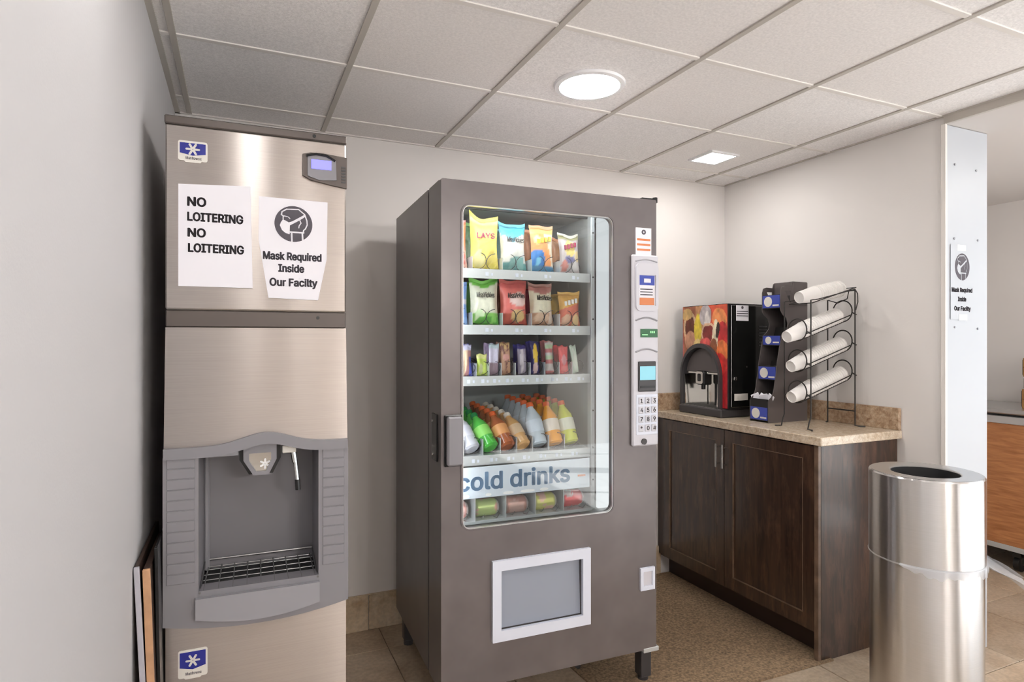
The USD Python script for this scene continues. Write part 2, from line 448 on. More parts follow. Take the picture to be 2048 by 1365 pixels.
# lamps in the ceiling
def round_lamp(x, y, r, label, z=CEIL):
    t = thing('ceiling_light', label, 'ceiling light', (x, y, z))
    part(t, 'diffuser', lathe([(0, -.006), (r * .8, -.006), (r, -.003), (r, .004), (0, .004)], 48), 'lamp_glow')
    part(t, 'trim_ring', lathe([(r + .001, .004), (r + .001, -.006), (r + .018, -.004), (r + .022, .004), (r + .001, .004)], 48), 'white_plastic')
    return t
round_lamp(1.22, 2.0, .114, 'lit round recessed ceiling light set in a tile above the vending machine')
def square_lamp(x, y, h, label):
    t = thing('ceiling_light', label, 'ceiling light', (x, y, CEIL))
    part(t, 'diffuser', box(-h, -h, -.004, h, h, .004), 'lamp_glow_soft')
    part(t, 'trim_frame', ext_flat(sg.box(-h - .014, -h - .014, h + .014, h + .014).difference(sg.box(-h - .001, -h - .001, h + .001, h + .001)), -.005, .004), 'white_plastic')
square_lamp(2.298, 2.517, .078, 'small lit square ceiling light near the right corner above the counter')
round_lamp(0.01, 1.18, .052, 'round recessed ceiling light in front of the ice machine beside the left wall')
round_lamp(0.26, 0.25, .062, 'round recessed ceiling light just above the camera')
round_lamp(0.9, -1.4, .10, 'unseen round recessed ceiling light added behind the camera on the left')  # with the next two: out of view, added for fill and steel streaks
round_lamp(3.4, -0.6, .10, 'unseen round recessed ceiling light added behind the camera on the right')
round_lamp(3.9, 0.9, .10, 'unseen round recessed ceiling light added in the room beyond the opening', z=HEAD)

def added_pendant(x, y, z, r, label):  # globes out of view, added to lift the light on ceiling and back wall
    t = thing('added_globe_lamp', label, 'added fill lamp', (x, y, z))
    part(t, 'globe', trimesh.creation.icosphere(3, r), 'globe_glow', smooth=True)
    part(t, 'stem', bar((0, 0, r), (0, 0, CEIL - z), .006), 'chrome')
    part(t, 'canopy', tr(trimesh.creation.cylinder(.05, .02, sections=24), (0, 0, CEIL - z - .01)), 'chrome')
added_pendant(1.02, -2.6, 1.98, .062, 'unseen white globe added as fill light behind the camera nearest the left wall')
added_pendant(1.32, -2.6, 1.98, .062, 'unseen white globe added as fill light behind the camera, second from the left wall')
added_pendant(1.62, -2.6, 1.98, .062, 'unseen white globe added as fill light behind the camera in mid room')
# ------------------------------------------------------------------ mask emblem used on two notices
def emblem(cx_, cz, r):
    def n(pts):
        return [((x - 395) / 255, (340 - y) / 262) for x, y in pts]
    disc = sg.Point(0, 0).buffer(1, quad_segs=24)
    mask = sg.Polygon(n([(250, 285), (275, 290), (330, 320), (380, 300), (545, 190), (565, 215), (470, 285), (345, 365), (342, 495), (285, 478), (240, 440), (210, 370), (225, 325)]))
    head = sg.LineString(n([(262, 235), (232, 215), (240, 170), (300, 130), (460, 120), (545, 190), (575, 280), (580, 340), (555, 400), (530, 425), (525, 465)])).buffer(.035)
    ear = sg.LineString(n([(435, 300), (445, 272), (480, 280), (495, 320), (470, 360), (465, 392)])).buffer(.03)
    brow = sg.LineString(n([(255, 235), (255, 285)])).buffer(.03)
    eye = sg.LineString(n([(270, 230), (320, 240), (345, 262)])).buffer(.025)
    neck = unary_union([sg.LineString(n(p)).buffer(.045) for p in ([(350, 460), (530, 460)], [(368, 460), (372, 600)], [(512, 460), (520, 600)])])
    s = disc.difference(unary_union([mask, head, ear, eye, brow, neck]))
    return affinity.translate(affinity.scale(s, r, r, origin=(0, 0)), cx_, cz)

# ------------------------------------------------------------------ ice machine
ICE = dict(loc=(-.184, 1.95, 0), rz=-1.5)
W = .49
im = thing('ice_machine', 'tall stainless steel ice machine with grey dispenser alcove against the left wall', 'ice machine', **ICE)
part(im, 'cabinet', J([box(.050, .221, .07, W - .006, .80, 1.44), box(.050, .045, .07, W - .006, .221, .645), box(.050, .045, 1.10, W - .006, .221, 1.44), box(.050, .045, .645, .078, .221, 1.10), box(.414, .045, .645, W - .006, .221, 1.10)]), 'steel', smooth=False)
part(im, 'cabinet_head', box(.012, .04, 1.44, W - .004, .78, 2.0, .004), 'steel')
part(im, 'head_panel', box(0, 0, 1.470, W, .045, 1.990, .004), 'steel')
part(im, 'top_cap', box(-.002, -.004, 1.990, W + .002, .79, 2.014, .003), 'band_dark')
part(im, 'middle_band', box(0, .004, 1.421, W, .05, 1.4695, .003), 'band_dark')
for x, z, y in ((.396, 2.003, -.004), (.407, 1.452, .004)):
    part(im, 'screw', rot(trimesh.creation.cylinder(.005, .004, sections=12), 90, (1, 0, 0)).apply_translation((x, y, z)), 'plastic_black')
def arch(x):       # lower edge of the upper steel panel
    return 1.081 + .033 * math.exp(-((x - .262) / .088) ** 2)
ax = np.linspace(-.004, W + .004, 50)
up = sg.Polygon([(x, arch(x)) for x in ax] + [(W, 1.420), (0, 1.420)])
part(im, 'upper_panel', ext_front(up, 0, .045), 'steel')
lip = sg.Polygon([(x, arch(x)) for x in ax] + [(x, arch(x) - .030 - .004 * math.exp(-((x - .25) / .12) ** 2)) for x in ax[::-1]])
part(im, 'dispenser_lip', ext_front(lip, -.016, .05), 'plastic_grey')
lowe = [(x, .556 + .028 * ((x - .245) / .25) ** 2) for x in np.linspace(-.006, W + .006, 30)]
face = sg.Polygon(lowe + [(W + .006, 1.055), (-.006, 1.055)])
hole = sg.box(.083, .672, .408, 1.2)
fr = face.difference(hole)
part(im, 'dispenser_frame', ext_front(fr, -.006, .05), 'plastic_grey')
for sx in (0, 1):
    x0, x1 = ((.004, .074) if sx == 0 else (.420, .484))
    part(im, 'ribbed_side', J([box(x0, -.0085, .70 + k * .0295, x1, -.005, .70 + k * .0295 + .027, .0012) for k in range(12)]), 'plastic_grey')
part(im, 'alcove', J([box(.083, .215, .655, .408, .22, 1.09), box(.078, .04, .655, .083, .22, 1.09), box(.408, .04, .655, .413, .22, 1.09), box(.083, .04, 1.075, .408, .22, 1.09), box(.083, .03, .648, .408, .22, .655)]), 'plastic_grey')
part(im, 'alcove_corner', box(.0835, .19, .66, .098, .214, 1.07, .004), 'plastic_grey_light')
ch = sg.Polygon([(.199, 1.085), (.290, 1.085), (.290, 1.03), (.268, .985), (.226, .985), (.199, 1.03)])
nz = part(im, 'chute', ext_front(ch.difference(sg.Polygon([(.214, 1.05), (.275, 1.05), (.275, 1.028), (.260, .995), (.234, .995), (.214, 1.028)])), .012, .10), 'plastic_grey')
part(nz, 'chute_window', ext_front(sg.Polygon([(.214, 1.05), (.275, 1.05), (.275, 1.028), (.260, .995), (.234, .995), (.214, 1.028)]), .020, .03), 'chrome')
sn = [sg.LineString([(.258 + .004 * math.cos(a), 1.016 + .004 * math.sin(a)), (.258 + .013 * math.cos(a), 1.016 + .013 * math.sin(a))]).buffer(.0028) for a in np.arange(6) * math.pi / 3 + .5]
part(nz, 'snowflake', ext_front(unary_union(sn), .0185, .021), 'white_plastic', label='pale snowflake mark on the chute window')
part(im, 'chute_shroud', J([ext_front(sg.Polygon([(.188, 1.08), (.199, 1.08), (.199, 1.03), (.226, .985), (.214, .985), (.188, 1.03)]), .03, .12), ext_front(sg.Polygon([(.290, 1.08), (.302, 1.08), (.302, 1.03), (.280, .985), (.268, .985), (.290, 1.03)]), .03, .12)]), 'plastic_black')
part(im, 'small_plate', box(.306, .012, 1.045, .345, .03, 1.068, .002), 'badge_white')
part(im, 'bracket', box(.100, .012, 1.046, .186, .06, 1.064, .002), 'plastic_grey_light')
lv = part(im, 'lever', J([bar((.336, .05, 1.06), (.343, .045, 1.01), .008), bar((.343, .045, 1.02), (.350, .04, .955), .006)]), 'chrome')
part(lv, 'lever_tip', bar((.350, .04, .957), (.352, .04, .925), .0075), 'plastic_black')
# drip tray with its wire rack
tray = sg.Polygon([(.076, .655)] + [(x, .655 - .0) for x in (.41,)] + [(.41, .60)] + [(x, .574 + .024 * ((x - .245) / .17) ** 2) for x in np.linspace(.41, .076, 14)])
part(im, 'drip_tray', ext_front(tray, -.022, .04), 'plastic_grey_light')
part(im, 'tray_well', box(.085, .02, .6555, .407, .214, .658), 'plastic_black')
rk = [bar((.088, y, .667), (.404, y, .667), .0018, 6) for y in (.0, .045, .09, .135, .18, .205)] + [bar((x, -.004, .6705), (x, .207, .6705), .0018, 6) for x in np.linspace(.095, .398, 9)]
rk += [tube([(.086, -.008, .667), (.086, .208, .69), (.406, .208, .69), (.406, -.008, .667)], .0032, 6)]
part(im, 'drip_rack', J(rk), 'wire_chrome')
low = sg.Polygon([(0, .06)] + [(W, .06)] + [(min(max(x, 0), W), z - .0005) for x, z in lowe[::-1]])
part(im, 'lower_panel', ext_front(low, 0, .05), 'steel')
part(im, 'plinth', box(.03, .06, 0, W - .02, .76, .075), 'plastic_dark')
def badge(cx_, z0, z1):
    w2, h = .037, z1 - z0
    o = rrect(cx_ - w2, z0 + .004, cx_ + w2, z1, .006).union(sg.Polygon([(cx_ - w2 * .7, z0 + .008), (cx_ + w2 * .7, z0 + .008), (cx_ + w2 * .5, z0), (cx_ - w2 * .5, z0)]))
    b = part(im, 'badge', ext_front(o, -.003, .001), 'badge_white', label='white and blue shield badge with snowflake')
    sh = sg.Polygon([(cx_ - w2 * .88, z1 - .006), (cx_ + w2 * .88, z1 - .006), (cx_ + w2 * .88, z0 + h * .42), (cx_, z0 + h * .32), (cx_ - w2 * .88, z0 + h * .42)])
    cz = z0 + h * .62
    fl_ = unary_union([sg.LineString([(cx_ + .004 * math.cos(a), cz + .004 * math.sin(a)), (cx_ + .0155 * math.cos(a), cz + .0155 * math.sin(a))]).buffer(.0031) for a in np.arange(6) * math.pi / 3])
    part(b, 'blue_shield', ext_front(sh.difference(fl_), -.0042, -.003), 'badge_blue')
    part(b, 'lettering', text_front('Manitowoc', cx_ - .018, z0 + h * .14, .0075, -.003, width=.040), 'ink_grey')
badge(.0685, 1.886, 1.946)
badge(.0685, .428, .510)
cp = part(im, 'control_panel', ext_front(sg.Polygon([(.362, 1.943), (.385, 1.950), (.42, 1.951), (.491, 1.945), (.491, 1.851), (.44, 1.858), (.385, 1.868), (.362, 1.880)]), -.012, .002), 'band_dark')
part(cp, 'bezel', ext_front(sg.Polygon([(.376, 1.938), (.40, 1.944), (.43, 1.943), (.458, 1.930), (.460, 1.872), (.41, 1.868), (.376, 1.878)]), -.016, -.011), 'plastic_grey')
part(cp, 'hood', tube([(.372, -.018, 1.938), (.40, -.02, 1.945), (.43, -.02, 1.943), (.456, -.018, 1.930)], .0035, 8), 'plastic_black')
part(cp, 'screen', box(.386, -.018, 1.900, .445, -.0155, 1.929, .001), 'screen_blue', label='small glowing blue-violet display')
part(cp, 'grip', J([box(.474, -.0135, 1.866 + k * .009, .487, -.0115, 1.871 + k * .009) for k in range(6)]), 'plastic_dark')

# paper notices taped on the ice machine (each its own thing, in the machine's frame)
def on_ice(x, y, z):
    t = math.radians(1.5)
    return (-.184 + x * math.cos(t) + y * math.sin(t), 1.95 - x * math.sin(t) + y * math.cos(t), z)
def sheet(poly, y, curl=0.0):
    return ext_front(poly, y - .0008, y)
n1 = thing('notice', 'white paper notice reading NO LOITERING twice, taped left on the ice machine', 'notice', on_ice(0, -.0015, 0), -1.5)
part(n1, 'sheet', sheet(sg.Polygon([(.032, 1.536), (.224, 1.536), (.2185, 1.833), (.032, 1.823)]), 0), 'paper')
part(n1, 'lettering', heavy(J([text_front('NO', .055, 1.764, .024, -.0008), text_front('LOITERING', .055, 1.722, .023, -.0008, width=.143), text_front('NO', .056, 1.677, .023, -.0008), text_front('LOITERING', .057, 1.634, .023, -.0008, width=.143)]), .0009), 'ink')
n2 = thing('notice', 'white paper notice with masked face emblem, taped right on the ice machine', 'notice', on_ice(0, -.0015, 0), -1.5)
part(n2, 'sheet', sheet(sg.Polygon([(.241, 1.807), (.435, 1.805), (.432, 1.63), (.407, 1.505), (.267, 1.509), (.240, 1.679)]), 0), 'paper')
part(n2, 'emblem', ext_front(emblem(.337, 1.732, .0535), -.0016, -.0008), 'ink_grey')
part(n2, 'lettering', heavy(J([text_front('Mask Required', .2525, 1.624, .0215, -.0008, width=.164), text_front('Inside', .2945, 1.588, .0215, -.0008, width=.072), text_front('Our Facilty', .2705, 1.546, .0215, -.0008, width=.134)]), .0009), 'ink_grey')

# printed clear notice on the white wall panel
n3 = thing('notice', 'film notice with masked face emblem on the white wall panel', 'notice', (0, YE - .0085, 0))
part(n3, 'sheet', ext_front(rrect(2.812, 1.475, 2.978, 1.80, .004), -.0006, 0), 'wall_panel')
part(n3, 'emblem', ext_front(affinity.scale(emblem(2.894, 1.706, .056), .92, 1.05), -.0014, -.0006), 'ink_grey')
part(n3, 'lettering', heavy(J([text_front('Mask Required', 2.820, 1.596, .018, -.0006, width=.146), text_front('Inside', 2.864, 1.556, .018, -.0006, width=.058), text_front('Our Facilty', 2.838, 1.515, .018, -.0006, width=.116)]), .0009), 'ink_grey')
for z, xo in ((1.776, 2.86), (1.472, 2.87)):
    part(n3, 'tape', box(xo, -.0012, z, xo + .06, -.0005, z + .026), 'white_plastic')

# boards leaning between the ice machine and the wall
def board(name, x_top, th, y0, y1, h, mats, label, edge=None, lean=2.6):
    t = thing(name, label, 'board', (x_top + h * math.tan(math.radians(lean)), y0, 0), 0, tilt=(0, -lean, 0))
    part(t, 'panel', box(0, .012, 0, th, y1 - y0, h, .001), mats[0])
    part(t, 'edge_strip', box(-.001, 0, 0, th + .001, .012, h - .001, .001), mats[1])
    return t
board('leaning_board', -.2395, .010, 1.80, 2.24, .808, ('board_dark', 'board_grey'), 'dark board with a pale grey edge leaning against the left wall')
board('leaning_board', -.2215, .015, 1.81, 2.15, .796, ('board_dark', 'tan_board'), 'board with a tan wooden edge leaning beside the ice machine', lean=1.9)
board('leaning_board', -.2005, .006, 1.86, 2.2, .835, ('plastic_black', 'plastic_black'), 'thin black board squeezed closest to the ice machine', lean=1.0)

# ------------------------------------------------------------------ vending machine
VW, VD, VT, VB = .89, .767, 1.947, .150
VO, VR = (.643, 2.033), 2.0
def on_v(x, y, z):
    t = math.radians(VR)
    return (VO[0] + x * math.cos(t) + y * math.sin(t), VO[1] - x * math.sin(t) + y * math.cos(t), z)
vm = thing('vending_machine', 'large dark grey snack and cold drink vending machine with a glass front', 'vending machine', (*VO, 0), -VR)
part(vm, 'cabinet', J([box(.0, .182, VB, .02, VD, VT), box(VW - .02, .182, VB, VW, VD, VT), box(.02, .182, VT - .02, VW - .02, VD, VT), box(.02, .182, VB, VW - .02, VD, VB + .02), box(.02, VD - .02, VB, VW - .02, VD, VT)]), 'vend_paint')
win = rrect(.078, .717, .689, 1.862, .030)
flap_hole = sg.box(.218, .342, .55, .558)
dr = part(vm, 'door', J([ext_front(sg.box(0, VB, VW, VT).buffer(-.006).buffer(.006, quad_segs=4).difference(win).difference(flap_hole), 0, .03),
                         box(0, .03, VB, .015, .165, VT), box(VW - .015, .03, VB, VW, .165, VT), box(.015, .03, VT - .015, VW - .015, .165, VT), box(.015, .03, VB, VW - .015, .165, VB + .015)]), 'vend_paint', smooth=25)
part(dr, 'window_trim', ext_front(win.buffer(.007, quad_segs=6).difference(win.buffer(.001)), -.003, .012), 'trim_dark')
part(dr, 'window_bead', ext_front(win.buffer(.001, quad_segs=6).difference(win.buffer(-.0025)), .0, .012), 'vend_edge')
part(dr, 'window_glass', ext_front(win, .012, .0145), 'pane', smooth=False)
part(dr, 'gasket', box(.018, .165, VB + .02, VW - .018, .182, VT - .02), 'rubber') if False else None
part(dr, 'gasket', ext_front(sg.box(.008, VB + .01, VW - .008, VT - .008).difference(sg.box(.04, VB + .5, VW - .13, VT - .06)), .1655, .1815), 'rubber')
hd = part(vm, 'handle', J([box(.014, -.034, .950, .070, -.010, 1.120, .006), box(.020, -.012, .956, .064, .001, 1.112)]), 'plastic_grey', label='grey door handle')
part(hd, 'handle_recess', box(.010, -.009, .944, .074, .0005, 1.124, .003), 'plastic_black')
lp = part(vm, 'latch_plate', box(-.006, .040, .955, .001, .108, 1.122, .002), 'plastic_black')
for z in (.975, 1.095):
    part(lp, 'latch_screw', rot(trimesh.creation.cylinder(.005, .004, sections=10), 90, (0, 1, 0)).apply_translation((-.007, .092, z)), 'chrome')
part(vm, 'hinge', J([box(VW - .06, .01, VT, VW + .004, .05, VT + .008), tr(trimesh.creation.cylinder(.010, .02, sections=14), (VW + .008, .02, VT + .004))]), 'plastic_black')
for x, y in ((.03, .05), (VW - .050, .03), (.02, VD - .08), (VW - .06, VD - .08)):
    lg = part(vm, 'leg', J([box(x, y, .022, x + .048, y + .05, VB, .003), tr(trimesh.creation.cylinder(.022, .022, sections=16), (x + .024, y + .025, .011))]), 'plastic_dark')
part(vm, 'leg_bracket', box(VW - .06, -.002, VB - .012, VW + .012, .03, VB + .006, .002), 'vend_metal')
part(vm, 'pipe', J([bar((.62, .16, .05), (.84, .42, .11), .012), bar((.70, .3, .10), (.82, .60, .06), .02)]), 'plastic_dark')
# delivery flap and coin return
part(vm, 'delivery_frame', ext_front(sg.box(.186, .304, .583, .594).difference(sg.box(.219, .342, .550, .557)), -.014, .004), 'frame_pale')
part(vm, 'delivery_flap', rot(box(.220, .016, .343, .549, .022, .556), -2, (1, 0, 0), (0, .016, .556)), 'flap_grey')
part(vm, 'delivery_bin', J([box(.215, .03, .335, .220, .16, .56), box(.549, .03, .335, .554, .16, .56), box(.215, .03, .330, .554, .16, .336), box(.215, .155, .33, .554, .16, .56)]), 'plastic_dark')
cr = part(vm, 'coin_return', ext_front(sg.box(.811, .392, .877, .481).difference(sg.box(.824, .408, .866, .466)), -.010, .001), 'frame_pale')
part(cr, 'coin_door', rot(box(.824, -.004, .408, .866, .0005, .466), 0, (1, 0, 0)), 'panel_grey')
# payment panel
pp = part(vm, 'payment_panel', box(.769, -.016, .967, .8895, .002, 1.722, .005), 'panel_grey')
part(pp, 'bill_bezel', ext_front(rrect(.780, 1.50, .884, 1.688, .02).difference(sg.box(.795, 1.522, .872, 1.642)), -.024, -.015), 'panel_grey')
part(pp, 'bill_card', box(.795, -.018, 1.522, .872, -.0155, 1.642), 'paper')
part(pp, 'card_band', J([box(.796, -.0192, 1.602, .868, -.0178, 1.640)]), 'blue_label')
part(pp, 'card_photo', box(.797, -.0192, 1.524, .866, -.0178, 1.552), 'orange_ink')
part(pp, 'card_mark', box(.818, -.0200, 1.612, .850, -.0190, 1.628), 'paper')
part(pp, 'card_lines', J([box(.802, -.0188, 1.562 + k * .011, .860, -.0178, 1.566 + k * .011) for k in range(3)]), 'ink_grey')
part(pp, 'arched_ridge', J([tube([(.782 + .1 * k / 10, -.017, 1.462 + .012 * math.sin(math.pi * k / 10)) for k in range(11)], .0035, 6), tube([(.782 + .1 * k / 10, -.017, 1.338 + .012 * math.sin(math.pi * k / 10)) for k in range(11)], .0035, 6), tube([(.782 + .1 * k / 10, -.017, 1.695 + .008 * math.sin(math.pi * k / 10)) for k in range(11)], .003, 6)]), 'plastic_grey_light')
ds = part(pp, 'display', box(.804, -.019, 1.396, .884, -.0155, 1.429, .001), 'screen_green')
part(ds, 'digits', J([box(.848 + .008 * k, -.0198, 1.413, .853 + .008 * k, -.0188, 1.421) for k in range(3)] + [box(.81, -.0198, 1.404, .836, -.0188, 1.408)]), 'glyph_green')
rd = part(pp, 'card_reader', box(.792, -.022, 1.182, .875, -.015, 1.301, .003), 'plastic_dark')
part(rd, 'reader_screen', box(.798, -.0235, 1.228, .870, -.0215, 1.282), 'screen_teal')
part(rd, 'card_slot', box(.800, -.0236, 1.196, .868, -.0215, 1.204), 'plastic_black')
part(pp, 'keypad_plate', box(.784, -.0185, 1.012, .884, -.0155, 1.170, .002), 'frame_pale')
for r_, row in enumerate(('123', '456', '789', '*0#')):
    for c_, ch_ in enumerate(row):
        x0, z0 = .793 + c_ * .030, 1.132 - r_ * .036
        kk = part(pp, 'key', box(x0, -.0225, z0, x0 + .023, -.018, z0 + .028, .002), 'panel_grey')
        part(kk, 'numeral', text_front(ch_, x0 + .007, z0 + .006, .016, -.0225), 'ink')
part(pp, 'lock', rot(trimesh.creation.cylinder(.012, .006, sections=18), 90, (1, 0, 0)).apply_translation((.820, -.018, .985)), 'plastic_dark')
st = part(vm, 'sticker', box(.792, -.002, 1.722, .865, .0, 1.831), 'paper', label='white sticker with orange lines above the payment panel')
part(st, 'sticker_print', J([box(.798, -.0028, 1.740 + k * .020, .860, -.0018, 1.748 + k * .020) for k in range(3)]), 'orange_ink')
part(st, 'sticker_emblem', ext_front(sg.Point(.829, 1.814).buffer(.010).difference(sg.Point(.829, 1.814).buffer(.004)), -.0028, -.0018), 'ink_grey')
# inside
IX0, IX1, IZ0, IZ1, IY = .030, .672, .690, 1.895, .66
part(vm, 'inner_wall', box(IX0 - .006, .09, IZ0, IX0, IY, IZ1), 'vend_liner')
part(vm, 'inner_wall', box(IX1, .15, IZ0, IX1 + .006, IY, IZ1), 'vend_liner')
part(vm, 'inner_back', box(IX0, IY, IZ0, IX1 + .09, IY + .006, IZ1), 'vend_liner')
part(vm, 'inner_ceiling', box(IX0, .04, IZ1, IX1 + .09, IY, IZ1 + .006), 'vend_liner')
part(vm, 'inner_floor', box(IX0, .04, IZ0 - .006, IX1 + .09, IY, IZ0), 'vend_liner')
po = part(vm, 'shelf_post', box(.659, .118, .70, .676, .150, 1.89, .002), 'vend_metal')
part(po, 'post_hole', J([rot(trimesh.creation.cylinder(.0035, .003, sections=10), 90, (1, 0, 0)).apply_translation((.6675, .1175, z)) for z in (1.82, 1.64, 1.47, 1.30, 1.1, .95, .82)]), 'plastic_dark')
part(vm, 'light_panel', box(.690, .115, .70, .756, .135, 1.885, .003), 'led_glow', label='bright white vertical light strip at the right of the window')
part(vm, 'added_light_tube', box(.05, .045, 1.880, .66, .075, 1.893, .002), 'fill_tube')  # hidden tube added to brighten the goods
part(vm, 'added_light_tube', box(.036, .050, .72, .052, .066, 1.87, .002), 'fill_tube')  # second hidden tube, added at the jamb to brighten the lower rows
part(vm, 'inner_jamb', box(.757, .03, .70, .765, .16, 1.89), 'vend_liner')
SH = dict(chips=1.652, chips2=1.440, candy=1.247, bottles=.948, cans=.712)
COLX = [.0975 + .1225 * k for k in range(5)]
CANDY = [.085, .147, .203, .250, .303, .368, .428, .494, .555, .612]
BOTX = [.085, .165, .238, .308, .373, .443, .513, .583]
TAGS = dict(chips=COLX, chips2=COLX, candy=CANDY, bottles=BOTX)
for nm, z in SH.items():
    if nm == 'cans':
        part(vm, 'shelf', box(IX0 + .004, .10, z - .012, .655, .60, z, .001), 'vend_metal')
        continue
    sh = part(vm, 'shelf', J([box(IX0 + .004, .128, z - .004, .655, .62, z), box(IX0 + .004, .120, z - .034, .655, .128, z + .002)]), 'vend_metal')
    tg = []
    for x in TAGS[nm]:
        tg += [box(x - .014, .1188, z - .024, x - .002, .1202, z - .010), box(x + .008, .1188, z - .023, x + .015, .1202, z - .013)]
    part(sh, 'price_tag', J(tg), 'frame_pale', label='row of small white price tags')
    dv = []
    edges = [(a + b) / 2 for a, b in zip(TAGS[nm][:-1], TAGS[nm][1:])]
    for x in edges:
        dv.append(box(x - .001, .135, z, x + .001, .60, z + (.05 if nm != 'bottles' else .06)))
    part(sh, 'divider', J(dv), 'vend_metal')
def helix(x, z, r, y0, y1, pitch, wire=.0013, flip=1):
    n = int((y1 - y0) / pitch * 16)
    return tube([(x + flip * r * math.sin(2 * math.pi * k / 16), y0 + (y1 - y0) * k / n, z + r * math.cos(2 * math.pi * k / 16)) for k in range(n + 1)], wire, 5)
for nm in ('chips', 'chips2'):
    for x in COLX:
        part(vm, 'spiral', J([helix(x - .029, SH[nm] + .034, .0285, .131, .60, .075), helix(x + .029, SH[nm] + .034, .0285, .131, .60, .075, flip=-1)]), 'plastic_dark')
for x in CANDY:
    part(vm, 'spiral', helix(x, SH['candy'] + .030, .0255, .131, .60, .055), 'plastic_dark')
for x in BOTX:
    part(vm, 'spiral', helix(x, SH['bottles'] + .036, .033, .131, .60, .075), 'plastic_dark')
bn = part(vm, 'banner', rot(box(.036, .100, .796, .642, .104, .912, .001), 0, (1, 0, 0)), 'banner_white', label='pale blue-white banner reading cold drinks')
part(bn, 'lettering', heavy(text_front('cold drinks', .090, .828, .062, .0996, width=.462, bold=True), .0013), 'blue_word')
part(bn, 'snow_patch', J([ext_front(affinity.scale(sg.Point(x, .806).buffer(.02), a, .28), .0985, .1002) for x, a in ((.12, .8), (.21, .6), (.29, 1.1), (.37, 1.5), (.44, .9))]), 'banner_dots')
part(bn, 'small_mark', box(.588, .0990, .842, .622, .1001, .849), 'orange_ink')
cg = []
for k in range(6):
    x = .036 + .1225 * k
    cg.append(box(x - .001, .10, .70, x + .001, .45, .80))
part(vm, 'can_divider', J(cg), 'vend_metal')
gd = []
for x in COLX:
    gd += [tube([(x + .022, .13, .713), (x + .024, .10, .716), (x + .03, .085, .735), (x + .02, .08, .75)], .0014, 5), tube([(x - .03, .13, .713), (x - .034, .10, .72), (x - .03, .09, .735)], .0014, 5)]
part(vm, 'can_guide', J(gd), 'wire_chrome')

# ------------------------------------------------------------------ snack bags
def hsh(a, c, s, seed):
    return meshkit.fbm(np.c_[a * s, c * s, np.full_like(a, seed * 3.7)], 3, seed)
def crest(a, seed, ear):
    u = 2 * a - 1
    return ear * np.abs(u) ** 1.6 * (1 + .35 * np.sign(u) * math.sin(seed * 2.1)) + .0025 * np.sin(a * 9 + seed)
def bag_mesh(w, h, d, seed, nx=17, nz=25, ear=.0):
    def side(sgn):
        def yf(a, c):
            u = 2 * a - 1
            e = np.clip(1 - np.abs(u) ** 4, 0, 1) * np.clip(np.sin(np.pi * np.clip((c - .05) / .9, 0, 1)), 0, 1) ** .55
            return sgn * (d / 2) * e * (0.82 + .36 * hsh(a, c, 4.0, seed + (sgn > 0)))
        return yf
    v1, f1, a, c = grid_front(-w / 2, 0, w / 2, h, nx, nz, side(-1))
    v2, f2, _, _ = grid_front(-w / 2, 0, w / 2, h, nx, nz, side(1))
    taper = 1 - .10 * np.sin(np.pi * c) * np.abs(2 * a - 1)
    for v in (v1, v2):
        v[:, 0] *= taper
        v[:, 2] += crest(a, seed, ear) * np.clip((c - .72) / .28, 0, 1)
        v[:, 1] += .006 * np.sin(c * 3.1) * np.sin(a * 5 + seed)
    n = len(v1)
    return np.vstack([v1, v2]), np.vstack([f1, f2[:, ::-1] + n]), np.r_[a, a], np.r_[c, c]
def paint(a, c, base, *layers):
    col = np.tile(np.array(S(base)), (len(a), 1))
    for test, rgb in layers:
        m = test(a, c)
        col[m] = S(rgb)
    return np.clip(col * (.8 + .4 * hsh(a, c, 9.0, 41))[:, None], 0, 1)
EL = lambda x, z, rx, rz: (lambda a, c: ((a - x) / rx) ** 2 + ((c - z) / rz) ** 2 < 1)
ABOVE = lambda z, k=0.0: (lambda a, c: c > z + k * np.abs(a - .5))
BELOW = lambda z, k=0.0: (lambda a, c: c < z + k * np.abs(a - .5))
DIAG = lambda x, k: (lambda a, c: a < x + k * c)
NOISE = lambda s, t, seed: (lambda a, c: hsh(a, c, s, seed) > t)
AND = lambda p, q: (lambda a, c: p(a, c) & q(a, c))
def bag(name, label, x, y, z, w, h, base, layers, seed, word=None, wordmat='ink', wz=.62, ww=.6, wh=.020, group=None, lean=(0, 0, 0), cat='snack bag', d=.055, ear=None):
    t = thing(name, label, cat, on_v(x, y, z), -VR, group=group, tilt=lean)
    ear = (.004, .010, .007, .013)[seed % 4] if ear is None else ear
    v, f, a, c = bag_mesh(w, h, d, seed, ear=ear)
    part(t, 'pouch', (v, f), 'printed_film', col=paint(a, c, base, *layers))
    sv, sf, sa, sc = grid_front(-w / 2, h - .004, w / 2, h + .008, 17, 4, lambda a, c: -.0012 + .0012 * np.cos(c * 19) + .006 * math.sin(3.1) * np.sin(a * 5 + seed))
    sv[:, 2] += crest(sa, seed, ear)
    part(t, 'top_seal', (np.vstack([sv, sv + [0, .0016, 0]]), np.vstack([sf, sf[:, ::-1] + len(sv)])), 'foil_' + name)
    if word == '~':       # print too small to read: a few strokes
        part(t, 'print_strokes', J([box(-w * .3 + k * w * .15, -d * .5 - .002, h * .62 + .004 * k, -w * .3 + k * w * .15 + w * .1, -d * .5 + .004, h * .62 + .018 + .004 * k) for k in range(4)]), wordmat)
    elif word:
        wd = text_front(word, -w * ww / 2, h * wz, wh, -d * .5 - .002, width=w * ww, d=.003, bold=word == 'LAYS')
        part(t, 'lettering', wd, wordmat)
    return t
plain('word_red', S(168, 60, 90), .5); plain('word_black', S(70, 64, 62), .5); plain('word_yellow', S(240, 206, 60), .5); plain('word_white', S(240, 238, 236), .5)
